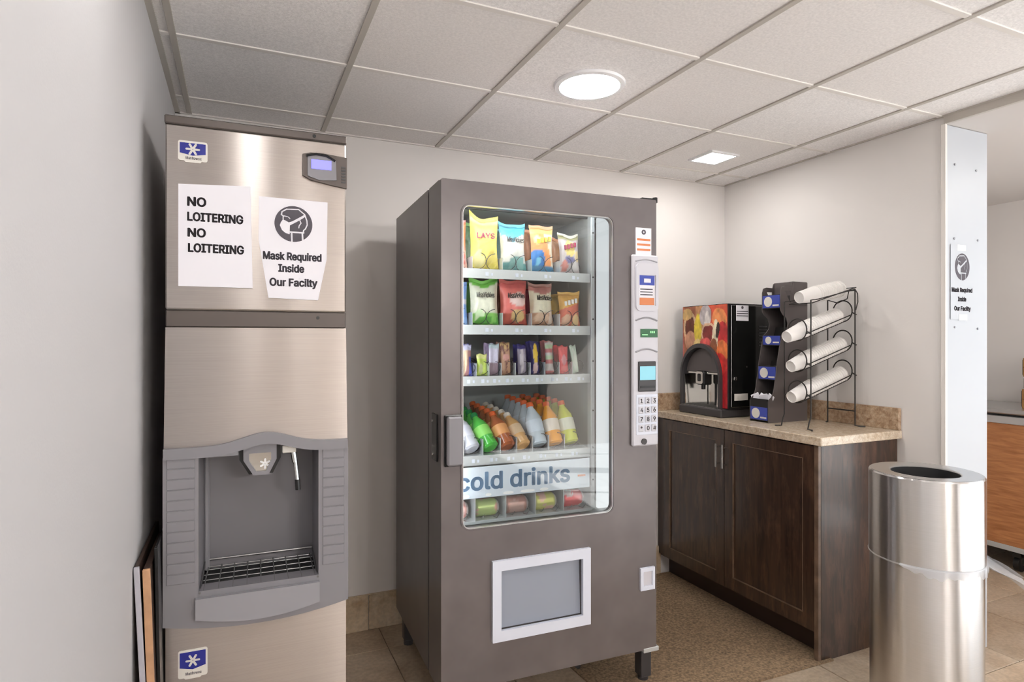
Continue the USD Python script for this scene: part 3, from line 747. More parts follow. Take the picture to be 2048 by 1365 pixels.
for nm, rgb in dict(yellow=(226, 205, 84), teal=(90, 186, 206), orange=(232, 150, 100), mixed=(206, 200, 184), red=(226, 120, 112), blue=(120, 160, 222), green=(134, 204, 96), cream=(206, 160, 150), amber=(226, 180, 84)).items():
    plain('foil_' + nm + '_bag', S(rgb), .35)
Y1 = .172
chip_rows = [
 # name, label, col, shelf, w, h, base, layers, word, wordmat
 ('red_bag', 'red and orange chip bag cut off by the window edge in the top row', 0, 'chips', .112, .175, (228, 128, 84), [(BELOW(.5), (222, 120, 108)), (AND(BELOW(.38), NOISE(5, .5, 3)), (232, 180, 160))], None, None),
 ('yellow_bag', 'yellow chip bag with pinkish red lettering in the top row', 1, 'chips', .116, .192, (240, 222, 104), [(ABOVE(.9), (244, 232, 150)), (EL(.28, .22, .2, .16), (238, 224, 150)), (EL(.75, .22, .2, .17), (226, 206, 84)), (AND(BELOW(.35), NOISE(6, .58, 5)), (214, 190, 70))], 'LAYS', 'word_red'),
 ('teal_bag', 'white chip bag with a teal top and black script in the top row', 2, 'chips', .116, .180, (230, 228, 218), [(ABOVE(.70, .30), (92, 196, 216)), (AND(ABOVE(.55, .55), DIAG(.5, 0)), (100, 190, 212)), (BELOW(.18), (86, 150, 146)), (AND(BELOW(.30), NOISE(5, .52, 7)), (120, 172, 166))], 'MissVickies', 'word_black'),
 ('orange_bag', 'orange chip bag with a blue lower corner in the top row', 3, 'chips', .112, .182, (240, 158, 92), [(lambda a, c: a > .95 - .5 * c, (232, 216, 190)), (ABOVE(.84), (234, 190, 120)), (EL(.2, .26, .34, .24), (46, 128, 206)), (BELOW(.14), (60, 130, 170)), (EL(.24, .24, .1, .09), (120, 200, 230)), (EL(.22, .72, .12, .1), (224, 226, 150))], '~', 'word_yellow'),
 ('mixed_bag', 'small grey snack bag with a yellow patch ending the top row', 4, 'chips', .092, .155, (196, 184, 184), [(ABOVE(.9), (170, 164, 120)), (EL(.48, .66, .26, .22), (240, 212, 128)), (EL(.45, .36, .25, .1), (120, 116, 160)), (EL(.22, .2, .16, .15), (206, 130, 120)), (EL(.75, .2, .2, .14), (214, 206, 204)), (EL(.85, .45, .14, .14), (232, 206, 150))], '~', 'word_red'),
 ('blue_bag', 'blue chip bag cut off by the window edge in the second row', 0, 'chips2', .112, .150, (126, 164, 226), [(AND(ABOVE(.5), BELOW(.66)), (210, 208, 226)), (BELOW(.2), (150, 184, 228)), (EL(.6, .82, .2, .1), (70, 110, 214))], None, None),
 ('green_bag', 'white chip bag with bright green top and black script in the second row', 1, 'chips2', .116, .168, (230, 228, 206), [(ABOVE(.84, .2), (126, 206, 84)), (BELOW(.26), (140, 204, 100)), (EL(.3, .22, .16, .14), (214, 236, 190)), (AND(BELOW(.2), NOISE(6, .5, 9)), (96, 170, 70))], 'MissVickies', 'word_black'),
 ('red_bag', 'red chip bag with black script lettering in the second row', 2, 'chips2', .118, .170, (232, 124, 116), [(ABOVE(.86), (224, 112, 108)), (BELOW(.26), (186, 92, 76)), (EL(.58, .22, .26, .14), (220, 186, 130)), (EL(.62, .6, .34, .16), (238, 206, 200))], 'MissVickies', 'word_black'),
 ('cream_bag', 'cream chip bag with a dark pink top and green-black script in the second row', 3, 'chips2', .112, .160, (232, 224, 200), [(ABOVE(.76, .2), (206, 140, 132)), (BELOW(.30), (200, 156, 128)), (EL(.4, .2, .3, .12), (224, 190, 164)), (EL(.82, .2, .12, .2), (228, 206, 190))], 'MissVickies', 'word_black'),
 ('amber_bag', 'small orange and red chip bag with white lettering ending the second row', 4, 'chips2', .098, .130, (236, 182, 96), [(lambda a, c: c < .62 + .25 * (a - .5), (226, 120, 96)), (AND(BELOW(.34), EL(.3, .16, .2, .2)), (238, 190, 160)), (EL(.75, .18, .18, .2), (240, 206, 150))], '~', 'word_white'),
]
behind = {('chips', 1): ('green_bag', (96, 170, 110)), ('chips', 4): ('orange_bag', (236, 170, 120)), ('chips', 3): ('orange_bag', (232, 150, 96)), ('chips', 2): ('teal_bag', (110, 180, 190)), ('chips2', 1): ('green_bag', (110, 190, 90)), ('chips2', 2): ('red_bag', (150, 90, 70)), ('chips2', 3): ('cream_bag', (180, 70, 90)), ('chips2', 4): ('amber_bag', (230, 190, 84)), ('chips', 0): ('yellow_bag', (230, 180, 90)), ('chips2', 0): ('blue_bag', (70, 100, 190))}
rowname = dict(chips='top', chips2='second')
for i, (nm, lab, ci, shn, w, h, base, lay, wd, wm) in enumerate(chip_rows):
    bag(nm, lab, COLX[ci], Y1, SH[shn] + .002, w, h, base, lay, i + 1, wd, wm or 'ink', group=None, lean=((-3 if i % 2 else -6), 0, (4, -5, 2, 6, -4)[ci]), ear=.026 if nm == 'yellow_bag' else None)
    nm2, rgb = behind[(shn, ci)]
    for q in range(2):
        bag(nm2, f'{nm2.split("_")[0]} chip bag {("right", "two places")[q]} behind the front {nm.split("_")[0]} bag of the {rowname[shn]} row', COLX[ci] + (-.008, .006)[q], Y1 + .075 * (q + 1), SH[shn] + .002, w * 1.0, h * (1.0 if q else .97), rgb, [(NOISE(4, .55, i), tuple(int(min(255, k * 1.12)) for k in rgb))], 30 + i * 2 + q, lean=(-4, 0, (5, -4)[q]))

# candy row
candy = [
 ('candy_bar', 'pink and blue wrapper cut off by the window edge in the third row', .147, .040, .120, (206, 150, 150), [(DIAG(.2, .4), (232, 200, 170)), (lambda a, c: (a > .66) & (c < .62), (96, 104, 204)), (ABOVE(.82), (206, 204, 234))], None),
 ('gum_pack', 'short lime green gum pack in the third row', .205, .044, .083, (206, 226, 110), [(ABOVE(.75), (226, 228, 150)), (EL(.35, .3, .2, .25), (222, 226, 170))], None),
 ('candy_bar', 'pale lilac candy wrapper behind the lime gum in the third row', .250, .042, .122, (206, 200, 222), [(BELOW(.4), (150, 128, 140)), (ABOVE(.86), (190, 206, 214))], None),
 ('candy_bar', 'tan and brown nut bar in the third row', .303, .042, .126, (184, 140, 112), [(ABOVE(.8), (206, 170, 120)), (NOISE(6, .55, 4), (130, 86, 78)), (EL(.5, .55, .3, .1), (206, 150, 140))], None),
 ('candy_bar', 'silvery purple striped bar in the third row', .374, .038, .118, (150, 140, 158), [(EL(.4, .5, .16, .5), (206, 196, 204)), (ABOVE(.84), (60, 52, 120))], None),
 ('candy_bar', 'navy bar with a bright yellow stripe in the third row', .430, .040, .130, (56, 52, 110), [(EL(.45, .62, .22, .34), (236, 196, 70)), (AND(BELOW(.36), EL(.45, .2, .24, .2)), (220, 190, 190))], None),
 ('candy_bar', 'white bar with pink and green bands in the third row', .494, .040, .132, (206, 198, 196), [(lambda a, c: (np.floor(c * 9) % 3 == 0), (190, 110, 112)), (lambda a, c: (np.floor(c * 9) % 3 == 1) & (c > .4), (186, 206, 170))], None),
 ('candy_bar', 'bright red candy pack in the third row', .555, .046, .112, (236, 104, 108), [(EL(.5, .5, .34, .18), (232, 160, 166)), (EL(.5, .2, .3, .1), (240, 130, 130))], None),
 ('candy_bar', 'pale green slim pack at the right end of the third row', .610, .030, .116, (196, 212, 196), [(EL(.5, .5, .3, .4), (222, 228, 216))], None),
]
for i, (nm, lab, x, w, h, base, lay, wd) in enumerate(candy):
    t = thing(nm, lab, 'candy', on_v(x, .158, SH['candy'] + .002), -VR, tilt=(-5, (0, 0, 3, 0, 0, 0, 0, 0, -6)[i], (4, 0, -5, 3, 0, -3, 4, 0, 0)[i]))
    v, f, a, c = bag_mesh(w, h, .022, 60 + i, 13, 25)
    part(t, 'wrapper', (v, f), 'printed_film', col=paint(a, c, base, *lay))
    if wd:
        part(t, 'lettering', text_front(wd, -w * .36, h * .5, .012, -.0125, width=w * .72, d=.003), 'word_black')
    if i not in (1, 8):
        t = thing('candy_bar', f'wrapped bar standing behind the {lab.split(" in the third")[0].split(" behind")[0].split(" cut")[0]}', 'candy', on_v(x + .004, .158 + .055, SH['candy'] + .002), -VR, tilt=(-5, 0, -4))
        v, f, a, c = bag_mesh(w, h * 1.02, .020, 80 + i, 11, 15)
        rgb = [(96, 104, 204), (0, 0, 0), (150, 128, 160), (150, 110, 96), (52, 48, 120), (60, 54, 130), (190, 120, 120), (206, 60, 70), (0, 0, 0)][i]
        part(t, 'wrapper', (v, f), 'printed_film', col=paint(a, c, rgb, (NOISE(5, .55, i), tuple(min(255, int(k * 1.15)) for k in rgb))))

# bottles lying tilted on the drinks tray
def bottle_parts(t, body, labelc, capmat, r=.035, L=.152):
    prof = [(0, .001), (r * .72, 0), (r, .006), (r, L * .28), (r * .93, L * .34), (r, L * .42), (r, L * .58), (r * .92, L * .70), (r * .55, L * .86), (.0125, L * .93), (.0125, L)]
    part(t, 'bottle_body', lathe(prof + [(0, L)], 24), body)
    part(t, 'bottle_label', lathe([(r * 1.005, L * .30), (r * 1.012, L * .36), (r * 1.012, L * .58), (r * 1.0, L * .60)], 24), labelc)
    part(t, 'cap', lathe([(0, L + .012), (.0138, L + .012), (.0148, L + .009), (.0148, L - .006), (.0125, L - .006)], 16), capmat)
for nm, rgb in dict(juice_clear=(206, 206, 216), juice_green=(84, 190, 74), juice_brown=(176, 96, 56), juice_peach=(226, 176, 116), juice_white=(206, 216, 226), juice_orange=(238, 160, 48), juice_yellow=(208, 214, 80)).items():
    plain(nm, S(rgb), .14, coat_weight=.4, subsurface_weight=.0)
for nm, rgb in dict(label_silver=(216, 214, 226), label_lime=(150, 226, 110), label_coral=(240, 170, 110), label_sand=(226, 196, 160), label_ice=(214, 224, 236), label_pale=(232, 220, 206), label_mist=(224, 226, 206)).items():
    plain(nm, S(rgb), .35)
bot = [
 ('clear', 'silvery clear', 'juice_clear', 'label_silver', 'cap_green', .163, 40, -16),
 ('green', 'bright green', 'juice_green', 'label_lime', 'cap_green', .238, 42, -15),
 ('brown', 'brown and orange', 'juice_brown', 'label_coral', 'cap_orange', .308, 42, -11),
 ('peach', 'peach coloured', 'juice_peach', 'label_sand', 'cap_white', .375, 46, -12),
 ('white', 'cloudy white', 'juice_white', 'label_ice', 'cap_orange', .443, 26, -3),
 ('orange', 'orange', 'juice_orange', 'label_pale', 'cap_orange', .513, 26, -2),
 ('yellow', 'yellow-green', 'juice_yellow', 'label_mist', 'cap_orange', .583, 24, -3),
]
ords = ('front', 'second', 'third', 'fourth', 'rearmost')
for i, (key, word, bm, lm, cm, x, lean, sidew) in enumerate(bot):
    first = None
    for q in range(5):
        y, z = .152 + .078 * q, SH['bottles'] + .020
        lab = f'{ords[q]} {word} drink bottle of its column, tilted on the drinks tray'
        til = (-lean + q * 1.5, sidew + (q * 2), 0)
        if first is None:
            first = thing('drink_bottle', lab, 'bottle', on_v(x, y, z), -VR, group=f'{word} bottles on the drinks tray', tilt=til)
            bottle_parts(first, bm, lm, cm, r=.034 if i != 3 else .032, L=.156 if i < 4 else .166)
        else:
            dup(first, lab, on_v(x, y, z), -VR, tilt=til)

# cans
cans = [('pink', 'salmon pink', (226, 160, 150), (238, 196, 190)), ('green', 'pale green', (186, 206, 130), (226, 170, 150)), ('rose', 'dusty pink', (206, 168, 158), (190, 140, 130)), ('lemon', 'yellow-green', (214, 214, 120), (232, 190, 170)), ('red', 'bright red', (228, 96, 100), (240, 226, 224))]
for i, (k, word, rgb, rgb2) in enumerate(cans):
    t = thing('drink_can', f'{word} can lying on its side in the bottom row below the banner', 'can', on_v(COLX[i] - .006, .155, SH['cans'] + .0335), -VR)
    r, L = .033, .098
    prof = [(0, -L / 2 + .004), (.024, -L / 2), (r, -L / 2 + .012)] + [(r, -L / 2 + .012 + (L - .024) * s / 14) for s in range(1, 15)] + [(.025, L / 2), (0, L / 2 - .003)]
    m = rot(lathe(prof, 24), 90, (0, 1, 0))
    v = np.array(m.vertices)
    a, c = (v[:, 0] / L + .5), np.arctan2(v[:, 2], -v[:, 1]) / np.pi
    col = np.tile(np.array(S(rgb)), (len(v), 1))
    col[(hsh(a, c, 3.0, 11 + i) > .56)] = S(rgb2)
    col[np.abs(v[:, 0]) > L / 2 - .010] = S(200, 200, 200)
    part(t, 'can_body', (v, np.array(m.faces)), 'printed_can', col=col)
    part(t, 'can_rim', J([rot(lathe([(.0245, s * (L / 2)), (.0262, s * (L / 2 + .0015)), (.0245, s * (L / 2 + .0025)), (.0245, s * (L / 2))][::s], 20), 90, (0, 1, 0)) for s in (1, -1)]), 'chrome')

# ------------------------------------------------------------------ counter cabinet
CX, CY = 2.29, 1.854
cab = thing('base_cabinet', 'dark brown two-door base cabinet under the stone counter in the right corner', 'cabinet', (CX, CY, 0))
LN = YB - CY - .004
DP = XR - CX - .002
part(cab, 'carcass', box(0, .018, .115, DP, LN, .932), 'espresso_plain')
part(cab, 'end_panel', box(-.002, 0, 0, DP, .018, .932, .001), 'espresso')
part(cab, 'toe_kick', box(.065, .018, 0, DP, LN, .115), 'board_dark')
part(cab, 'edge_stile', box(-.020, .0, .0, -.002, .022, .932, .002), 'worn_edge_glint')
part(cab, 'filler_strip', box(-.016, LN - .05, .13, 0, LN, .928), 'espresso_plain')
def door(y0, y1, hy, hinge):
    d = part(cab, 'door', J([ext_side(sg.box(y0, .125, y1, .926).difference(sg.box(y0 + .058, .190, y1 - .058, .866)), -.020, 0),
                             box(-.013, y0 + .05, .18, -.001, y1 - .05, .87)]), 'espresso_door', smooth=20)
    part(d, 'door_bead', ext_side(sg.box(y0 + .056, .188, y1 - .056, .868).difference(sg.box(y0 + .0595, .1915, y1 - .0595, .8645)), -.0212, -.012), 'worn_edge_glint')
    part(d, 'handle', J([bar((-.050, hy, .735), (-.050, hy, .855), .0058, 12), bar((-.020, hy, .752), (-.050, hy, .752), .0048, 10), bar((-.020, hy, .838), (-.050, hy, .838), .0048, 10)]), 'chrome', label='chrome bar handle')
door(.022, .5535, .5535 - .012 - .003, 0)
door(.5565, LN - .052, .5565 + .028, 1)
ctp = thing('countertop', 'beige speckled stone countertop with low backsplash in the right corner', 'countertop', (CX, CY, .932))
part(ctp, 'slab', box(-.030, -.022, 0, DP + .002, LN + .003, .038, .003), 'granite')
part(ctp, 'backsplash', box(DP - .018, -.018, .038, DP + .0015, LN - .018, .140, .002), 'granite_splash')
part(ctp, 'backsplash', box(-.028, LN - .017, .038, DP, LN + .003, .140, .002), 'granite_splash')
CT = .970

# carpet mat between the machines
mat_pts = sg.Polygon([(1.30, 1.86), (2.345, 1.838), (2.345, YB - .016), (1.545, YB - .016), (1.545, 2.3), (1.28, 2.3)])
single('carpet_mat', ext_flat(mat_pts, 0.0005, .007), 'carpet', 'brown ribbed carpet mat on the floor in front of the cabinet', 'carpet', smooth=False)

# ------------------------------------------------------------------ coffee machine
cm = thing('coffee_machine', 'black hot drink machine with colourful printed front on the stone counter', 'coffee machine', (2.372, 2.50, CT))
CW, CH, CD = .362, .612, .375
part(cm, 'housing', J([box(.012, .002, .045, CD, .010, CH, .002), box(.012, CW - .010, .045, CD, CW, CH, .002), box(CD - .01, .01, .045, CD, CW - .01, CH), box(.012, .01, CH - .012, CD, CW - .01, CH), box(.10, .01, .045, CD - .01, CW - .01, .40)]), 'plastic_black')
part(cm, 'side_door', box(.030, -.004, .055, CD - .05, .003, CH - .008, .003), 'gloss_black')
part(cm, 'plinth', box(-.028, .01, .0, CD - .01, CW - .01, .045, .006), 'plastic_dark')
def arch_shape(y0, y1, zs, zt, zb):
    yc, ry, rz = (y0 + y1) / 2, (y1 - y0) / 2, zt - zs
    return sg.Polygon([(y0, zb), (y1, zb)] + [(yc + ry * math.cos(a), zs + rz * math.sin(a)) for a in np.linspace(0, math.pi, 24)])
opening = arch_shape(.052, CW - .016, .215, .375, .045)
ring = arch_shape(.038, CW - .004, .215, .398, .045).difference(opening)
part(cm, 'arch_ring', ext_side(ring, -.014, .02), 'plastic_dark')
# printed front: warm swirl of cups, cream and berries
ny, nz_ = 110, 140
yy, zz = np.meshgrid(np.linspace(.002, CW - .002, ny), np.linspace(.05, CH - .003, nz_), indexing='xy')
yy, zz = yy.ravel(), zz.ravel()
outside = arch_shape(.042, CW - .008, .215, .394, .045)
ff = []
for j in range(nz_ - 1):
    for i in range(ny - 1):
        k = j * ny + i
        yc_, zc_ = (yy[k] + yy[k + 1]) / 2, (zz[k] + zz[k + ny]) / 2
        if not outside.contains(sg.Point(yc_, zc_)):
            ff += [[k, k + ny, k + ny + 1], [k, k + ny + 1, k + 1]]
aa, cc = 1 - yy / CW, (zz - .05) / (CH - .05)        # aa: 0 left .. 1 right as seen
wob = .05 * (meshkit.fbm(np.c_[aa * 5, cc * 5, aa * 0], 3, 5) - .5)
pa, pc = aa + wob, cc + wob[::-1]
art = paint(pa, pc, (196, 40, 48),
    (lambda a, c: a < .62, (206, 150, 104)), (lambda a, c: a < .3, (164, 96, 66)), (AND(ABOVE(.62), lambda a, c: a > .55), (222, 90, 62)),
    (EL(.82, .86, .16, .1), (244, 150, 90)), (EL(.88, .70, .12, .12), (206, 48, 52)), (EL(.9, .55, .12, .1), (240, 130, 70)), (EL(.84, .42, .14, .1), (226, 60, 56)),
    (EL(.18, .78, .14, .16), (226, 190, 150)), (EL(.18, .78, .105, .125), (110, 52, 34)), (EL(.2, .64, .14, .1), (206, 150, 120)), (EL(.12, .92, .12, .06), (206, 170, 110)),
    (EL(.36, .76, .085, .16), (232, 206, 70)), (EL(.36, .58, .1, .08), (240, 210, 140)), (EL(.52, .9, .13, .1), (206, 196, 198)), (EL(.56, .84, .06, .09), (236, 228, 224)),
    (EL(.58, .72, .14, .11), (236, 196, 160)), (EL(.58, .72, .115, .085), (140, 50, 46)), (EL(.53, .60, .12, .08), (226, 96, 92)), (EL(.74, .68, .07, .17), (240, 222, 190)), (EL(.79, .74, .04, .08), (60, 40, 36)),
    (EL(.70, .58, .09, .08), (150, 90, 60)), (lambda a, c: a < .03, (190, 110, 110)))
art = np.clip(art * (.45 + 1.0 * meshkit.fbm(np.c_[aa * 16, cc * 16, aa * 0 + 2], 3, 8))[:, None], 0, 1)
part(cm, 'printed_front', (np.c_[np.full_like(yy, .008), yy, zz], np.array(ff)), 'printed_card', col=art, label='printed picture of coffee cups, cream and fruit')
part(cm, 'alcove', J([ext_side(opening, .095, .10), ext_side(opening.buffer(.004).difference(opening.buffer(-.001)), .0, .095)]), 'plastic_dark')
part(cm, 'dispense_head', J([ext_side(opening.intersection(sg.box(0, .235, 1, .5)).buffer(-.004), .02, .09)]), 'organizer')
part(cm, 'head_bar', box(.012, .07, .226, .05, CW - .03, .238, .002), 'chrome')
nzl = part(cm, 'nozzle', J([box(-.004, .17, .165, .06, .235, .245, .008), tr(trimesh.creation.cylinder(.012, .03, sections=14), (.02, .20, .155))]), 'plastic_black')
part(nzl, 'nozzle_ring', ext_side(rrect(.175, .172, .23, .24, .012).difference(rrect(.188, .185, .217, .228, .008)), -.008, -.003), 'chrome')
part(cm, 'steel_back', J([box(.088, .075, .05, .0945, .165, .225), box(.088, .185, .05, .0945, .235, .225), box(.088, .245, .05, .0945, .33, .225)]), 'chrome')
part(cm, 'side_flange', ext_side(sg.Polygon([(.054, .05), (.075, .05), (.062, .22), (.054, .22)]), .0, .09), 'chrome')
part(cm, 'side_flange', ext_side(sg.Polygon([(CW - .018, .05), (CW - .04, .05), (CW - .03, .22), (CW - .018, .22)]), .0, .09), 'chrome')
part(cm, 'drip_grille', J([box(-.022 + .0, .06, .0455, .088, CW - .02, .049)] + [box(-.02, .07 + k * .02, .049, .085, .074 + k * .02, .052) for k in range(13)]), 'wire_chrome')
part(cm, 'warning_label', box(.062, -.0052, .520, .150, -.0042, .604), 'paper')
part(cm, 'label_print', J([box(.066, -.0058, .545 + k * .012, .146, -.005, .549 + k * .012) for k in range(3)] + [ext_front(sg.Point(.106, .592).buffer(.008), -.0058, -.005)]), 'ink_grey')
part(cm, 'vent', J([box(.225, -.0062, .385 + k * .017, .285, -.004, .391 + k * .017, .001) for k in range(7)]), 'plastic_dark')
part(cm, 'lock', rot(lathe([(0, 0), (.011, 0), (.011, .006), (.006, .008), (0, .008)], 16), 90, (1, 0, 0)).apply_translation((.052, -.004, .21)), 'chrome')
part(cm, 'door_bolt', rot(trimesh.creation.cylinder(.005, .006, sections=10), 90, (1, 0, 0)).apply_translation((.135, -.005, .272)), 'chrome')
part(cm, 'rating_plate', box(.050, -.0055, .092, .145, -.0042, .128), 'badge_white')
part(cm, 'side_trim', J([bar((.028, -.006, .06), (.028, -.006, CH - .01), .0018, 6)]), 'wire_chrome')

# ------------------------------------------------------------------ lid organizer
og = thing('lid_organizer', 'dark grey tiered lid and straw organizer with blue labels beside the cup rack', 'organizer', (0, 2.262, CT))
OW = .122
def organizer_side():
    pts = [(2.418, 0), (2.418, .105)]
    pts += [(2.424, .118), (2.438, .128), (2.452, .150), (2.458, .175), (2.462, .200), (2.470, .24), (2.474, .275), (2.480, .31), (2.488, .345), (2.496, .385), (2.506, .42), (2.506, .437), (2.530, .455), (2.548, .475), (2.552, .500), (2.540, .528), (2.516, .545), (2.502, .565), (2.502, .662), (2.510, .685), (2.53, .692), (2.575, .690), (2.582, .712), (2.69, .712), (2.69, 0)]
    s = sg.Polygon(pts)
    return s.difference(sg.Polygon([(2.532, .668), (2.572, .668), (2.572, .600), (2.56, .62)]))
sd = organizer_side()
part(og, 'side_panel', ext_front(sd, 0, .004), 'organizer')
part(og, 'side_panel', ext_front(sd, OW - .004, OW), 'organizer')
part(og, 'back_panel', box(2.684, .004, .0, 2.69, OW - .004, .708), 'organizer')
part(og, 'top_box', J([box(2.585, -.002, .595, 2.688, OW + .002, .716, .003)]), 'organizer')
bins = [(2.418, .008, .118), (2.474, .212, .286), (2.505, .388, .440), (2.503, .578, .648)]
for x, z0, z1 in bins:
    bl = part(og, 'bin', J([box(x, .004, z0, x + .004, OW - .004, z1), box(x + .004, .004, z0, 2.684, OW - .004, z0 + .004), rot(box(x + .06, .004, z0, x + .064, OW - .004, z0 + .10), 18, (0, 1, 0), (x + .06, 0, z0))]), 'organizer_dark')
    lz0, lz1 = z0 + .004, min(z1 - .002, z0 + .068)
    part(bl, 'label', box(x - .0015, .006, lz0, x - .0002, OW - .006, lz1), 'blue_label', label='blue printed label with a white disc')
    part(bl, 'label_disc', ext_side(sg.Point(OW * .66, (lz0 + lz1) / 2).buffer(min(.026, (lz1 - lz0) * .42)), x - .0024, x - .0014), 'badge_white')
    part(bl, 'label_line', box(x - .0024, OW * .10, lz0 + .008, x - .0014, OW * .42, lz0 + .016), 'badge_white')
for k in range(4):
    m = box(-.022, -.004, -.030, .022, .004, .030, .003)
    single('sugar_packet', m, 'paper', f'crumpled white paper packet in the lowest bin of the lid organizer, {("leftmost", "second from left", "third from left", "rightmost")[k]}', 'packet', (2.445 + .006 * (k % 2), 2.262 + .104 - .027 * k, CT + .112), 90 + (20, -15, 30, -10)[k], tilt=((8, 14, -10, 6)[k], (24, -18, 12, -25)[k], 0), group='white packets in the lid organizer')

# ------------------------------------------------------------------ wire cup rack with cups
rk = thing('cup_rack', 'black wire rack holding four slanted rows of white cups on the counter', 'cup rack', (0, 0, CT))
wr = .0032
FX, BX, NY, FY = 2.405, 2.702, 2.003, 2.152       # front and back posts, near and far side
for x, y, s, t_ in ((FX, NY, -1, .60), (FX, FY, 1, .60), (BX, NY, -1, .66), (BX, FY, 1, .66)):
    o = -1 if x == FX else 1
    part(rk, 'post', tube([(x, y, t_), (x, y, .06), (x - (.012 if o < 0 else 0), y - .0 * s, .035), (x - (.02 if o < 0 else 0), y, .006), (x + .012 * o, y + s * .018, .0035), (x + .03 * o, y + s * .03, .0035)], wr), 'wire_black')
part(rk, 'cross_bar', bar((BX, NY, .075), (BX, FY, .075), wr), 'wire_black')
part(rk, 'cross_bar', bar((BX, NY, .655), (BX, FY, .655), wr), 'wire_black')
SL = math.tan(math.radians(17.0))
rows = [.172, .318, .464]
YC, CR = (NY + FY) / 2, .052
for z in rows:
    w = []
    for x in (FX, BX + .01):
        zc = z + (x - FX) * SL
        w.append(tube([(x, YC + CR * math.cos(a), zc + CR * math.sin(a)) for a in np.linspace(-.12 * math.pi, 1.12 * math.pi, 18)], wr, 6))
        w.append(tube([(x, NY, zc - .02), (x, YC - CR, zc - .008)], wr, 6)); w.append(tube([(x, FY, zc - .02), (x, YC + CR, zc - .008)], wr, 6))
    for a in (-math.pi / 2, -.12 * math.pi, 1.12 * math.pi, -.34 * math.pi, -.66 * math.pi):
        r_ = CR if a not in (-math.pi / 2,) else CR
        w.append(bar((FX, YC + r_ * math.cos(a), z + r_ * math.sin(a)), (BX + .01, YC + r_ * math.cos(a), z + (BX + .01 - FX) * SL + r_ * math.sin(a)), .0026, 6))
    for x in (FX, BX + .01):
        zc = z + (x - FX) * SL
        w.append(tube([(x, YC + CR * math.cos(a), zc + CR * math.sin(a)) for a in np.linspace(-.88 * math.pi, -.12 * math.pi, 12)], .0026, 6))
    part(rk, 'cradle', J(w), 'wire_black')
zt = .640
w = [tube([(FX + .02, NY + .01, zt - .052), (BX + .02, NY + .01, zt + .03)], .0026, 6), tube([(FX + .02, FY - .01, zt - .052), (BX + .02, FY - .01, zt + .03)], .0026, 6),
     bar((BX + .02, NY + .01, zt + .03), (BX + .02, FY - .01, zt + .03), .0026, 6), bar((FX + .02, NY + .01, zt - .052), (FX + .02, FY - .01, zt - .052), .0026, 6),
     tube([(BX - .03, NY + .008, zt + .018), (BX - .028, NY + .02, zt - .025), (BX - .025, YC, zt - .043), (BX - .028, FY - .02, zt - .025), (BX - .03, FY - .008, zt + .018)], .0026, 6),
     tube([(FX + .0, NY, .60), (FX + .05, NY, .606), (BX, NY, .66)], .0026, 6), tube([(FX + .0, FY, .60), (FX + .05, FY, .606), (BX, FY, .66)], .0026, 6),
     tube([(BX, NY, .66), (BX + .018, NY, .64), (BX + .02, NY, .60), (BX + .005, NY, .56)], .0026, 6)]
part(rk, 'top_basket', J(w), 'wire_black')
# cups: mouth up the slope, nested
def cup_parts(t):
    L, r0, r1 = .108, .0275, .0395
    part(t, 'cup_wall', lathe([(0, .004), (r0 - .002, .004), (r0 - .002, 0), (r0, 0), (r1, L), (r1 - .001, L), (r0 - .0008, .006), (0, .006)], 28), 'cup_paper')
    part(t, 'cup_rim', lathe([(r1 - .001, L - .0015), (r1 + .0016, L - .001), (r1 + .0018, L + .0012), (r1 - .001, L + .0016), (r1 - .001, L - .0015)], 28), 'cup_paper')
first = None
spec = [(rows[0], 17, 2.365, 'bottom'), (rows[1], 17, 2.360, 'second lowest'), (rows[2], 17, 2.335, 'third lowest'), (.628, 12, 2.415, 'top')]
for z, n, x0, word in spec:
    ang = 17.0 if word != 'top' else 10.5
    for k in range(n):
        s = k * .0150
        ca, sa = math.cos(math.radians(ang)), math.sin(math.radians(ang))
        base = np.array([x0 + s * ca, YC, CT + z - .012 + (x0 - FX) * SL * (word != 'top') + s * sa])
        lab = f'white paper cup ending the {word} row of the wire rack' if k == 0 else f'white paper cup nested inside the {word} row of the wire rack'
        grp = None if k == 0 else f'cups nested in the {word} row'
        if first is None:
            first = thing('paper_cup', lab, 'cup', base, 0, tilt=(0, 90 - ang, 0))
            cup_parts(first)
        else:
            dup(first, lab, base, 0, group=grp, tilt=(0, 90 - ang, 0))

# ------------------------------------------------------------------ steel bin
BXc, BYc, BR = 2.255, 1.399, .176
bi = thing('trash_can', 'tall round brushed steel trash can with an open top in the right foreground', 'trash can', (BXc, BYc, 0))
SZ, TZ = .612, .913
part(bi, 'lower_shell', lathe([(0, .004), (BR - .012, .004), (BR - .008, .0), (BR - .004, .012), (BR - .004, SZ - .002), (BR - .012, SZ - .002), (BR - .012, .02), (0, .02)], 96), 'steel_can')
part(bi, 'upper_shell', lathe([(BR - .003, SZ), (BR, SZ + .004), (BR, TZ - .006), (BR - .003, TZ - .001), (BR - .010, TZ - .001), (BR - .010, SZ)], 96), 'steel_can')
part(bi, 'top_ring', lathe([(BR - .008, TZ - .002), (BR - .006, TZ + .001), (.112, TZ - .001), (.106, TZ - .004), (.106, TZ - .010), (BR - .010, TZ - .008)][::-1], 64), 'steel_top')
part(bi, 'seam_bead', lathe([(BR - .004, SZ - .003), (BR + .0015, SZ - .001), (BR + .0015, SZ + .003), (BR - .004, SZ + .005)], 64), 'vend_edge')
part(bi, 'inner_liner', lathe([(.0, .3), (.104, .3), (.104, TZ - .005), (.1075, TZ - .005), (.1075, .298), (0, .298)], 40), 'rubber')
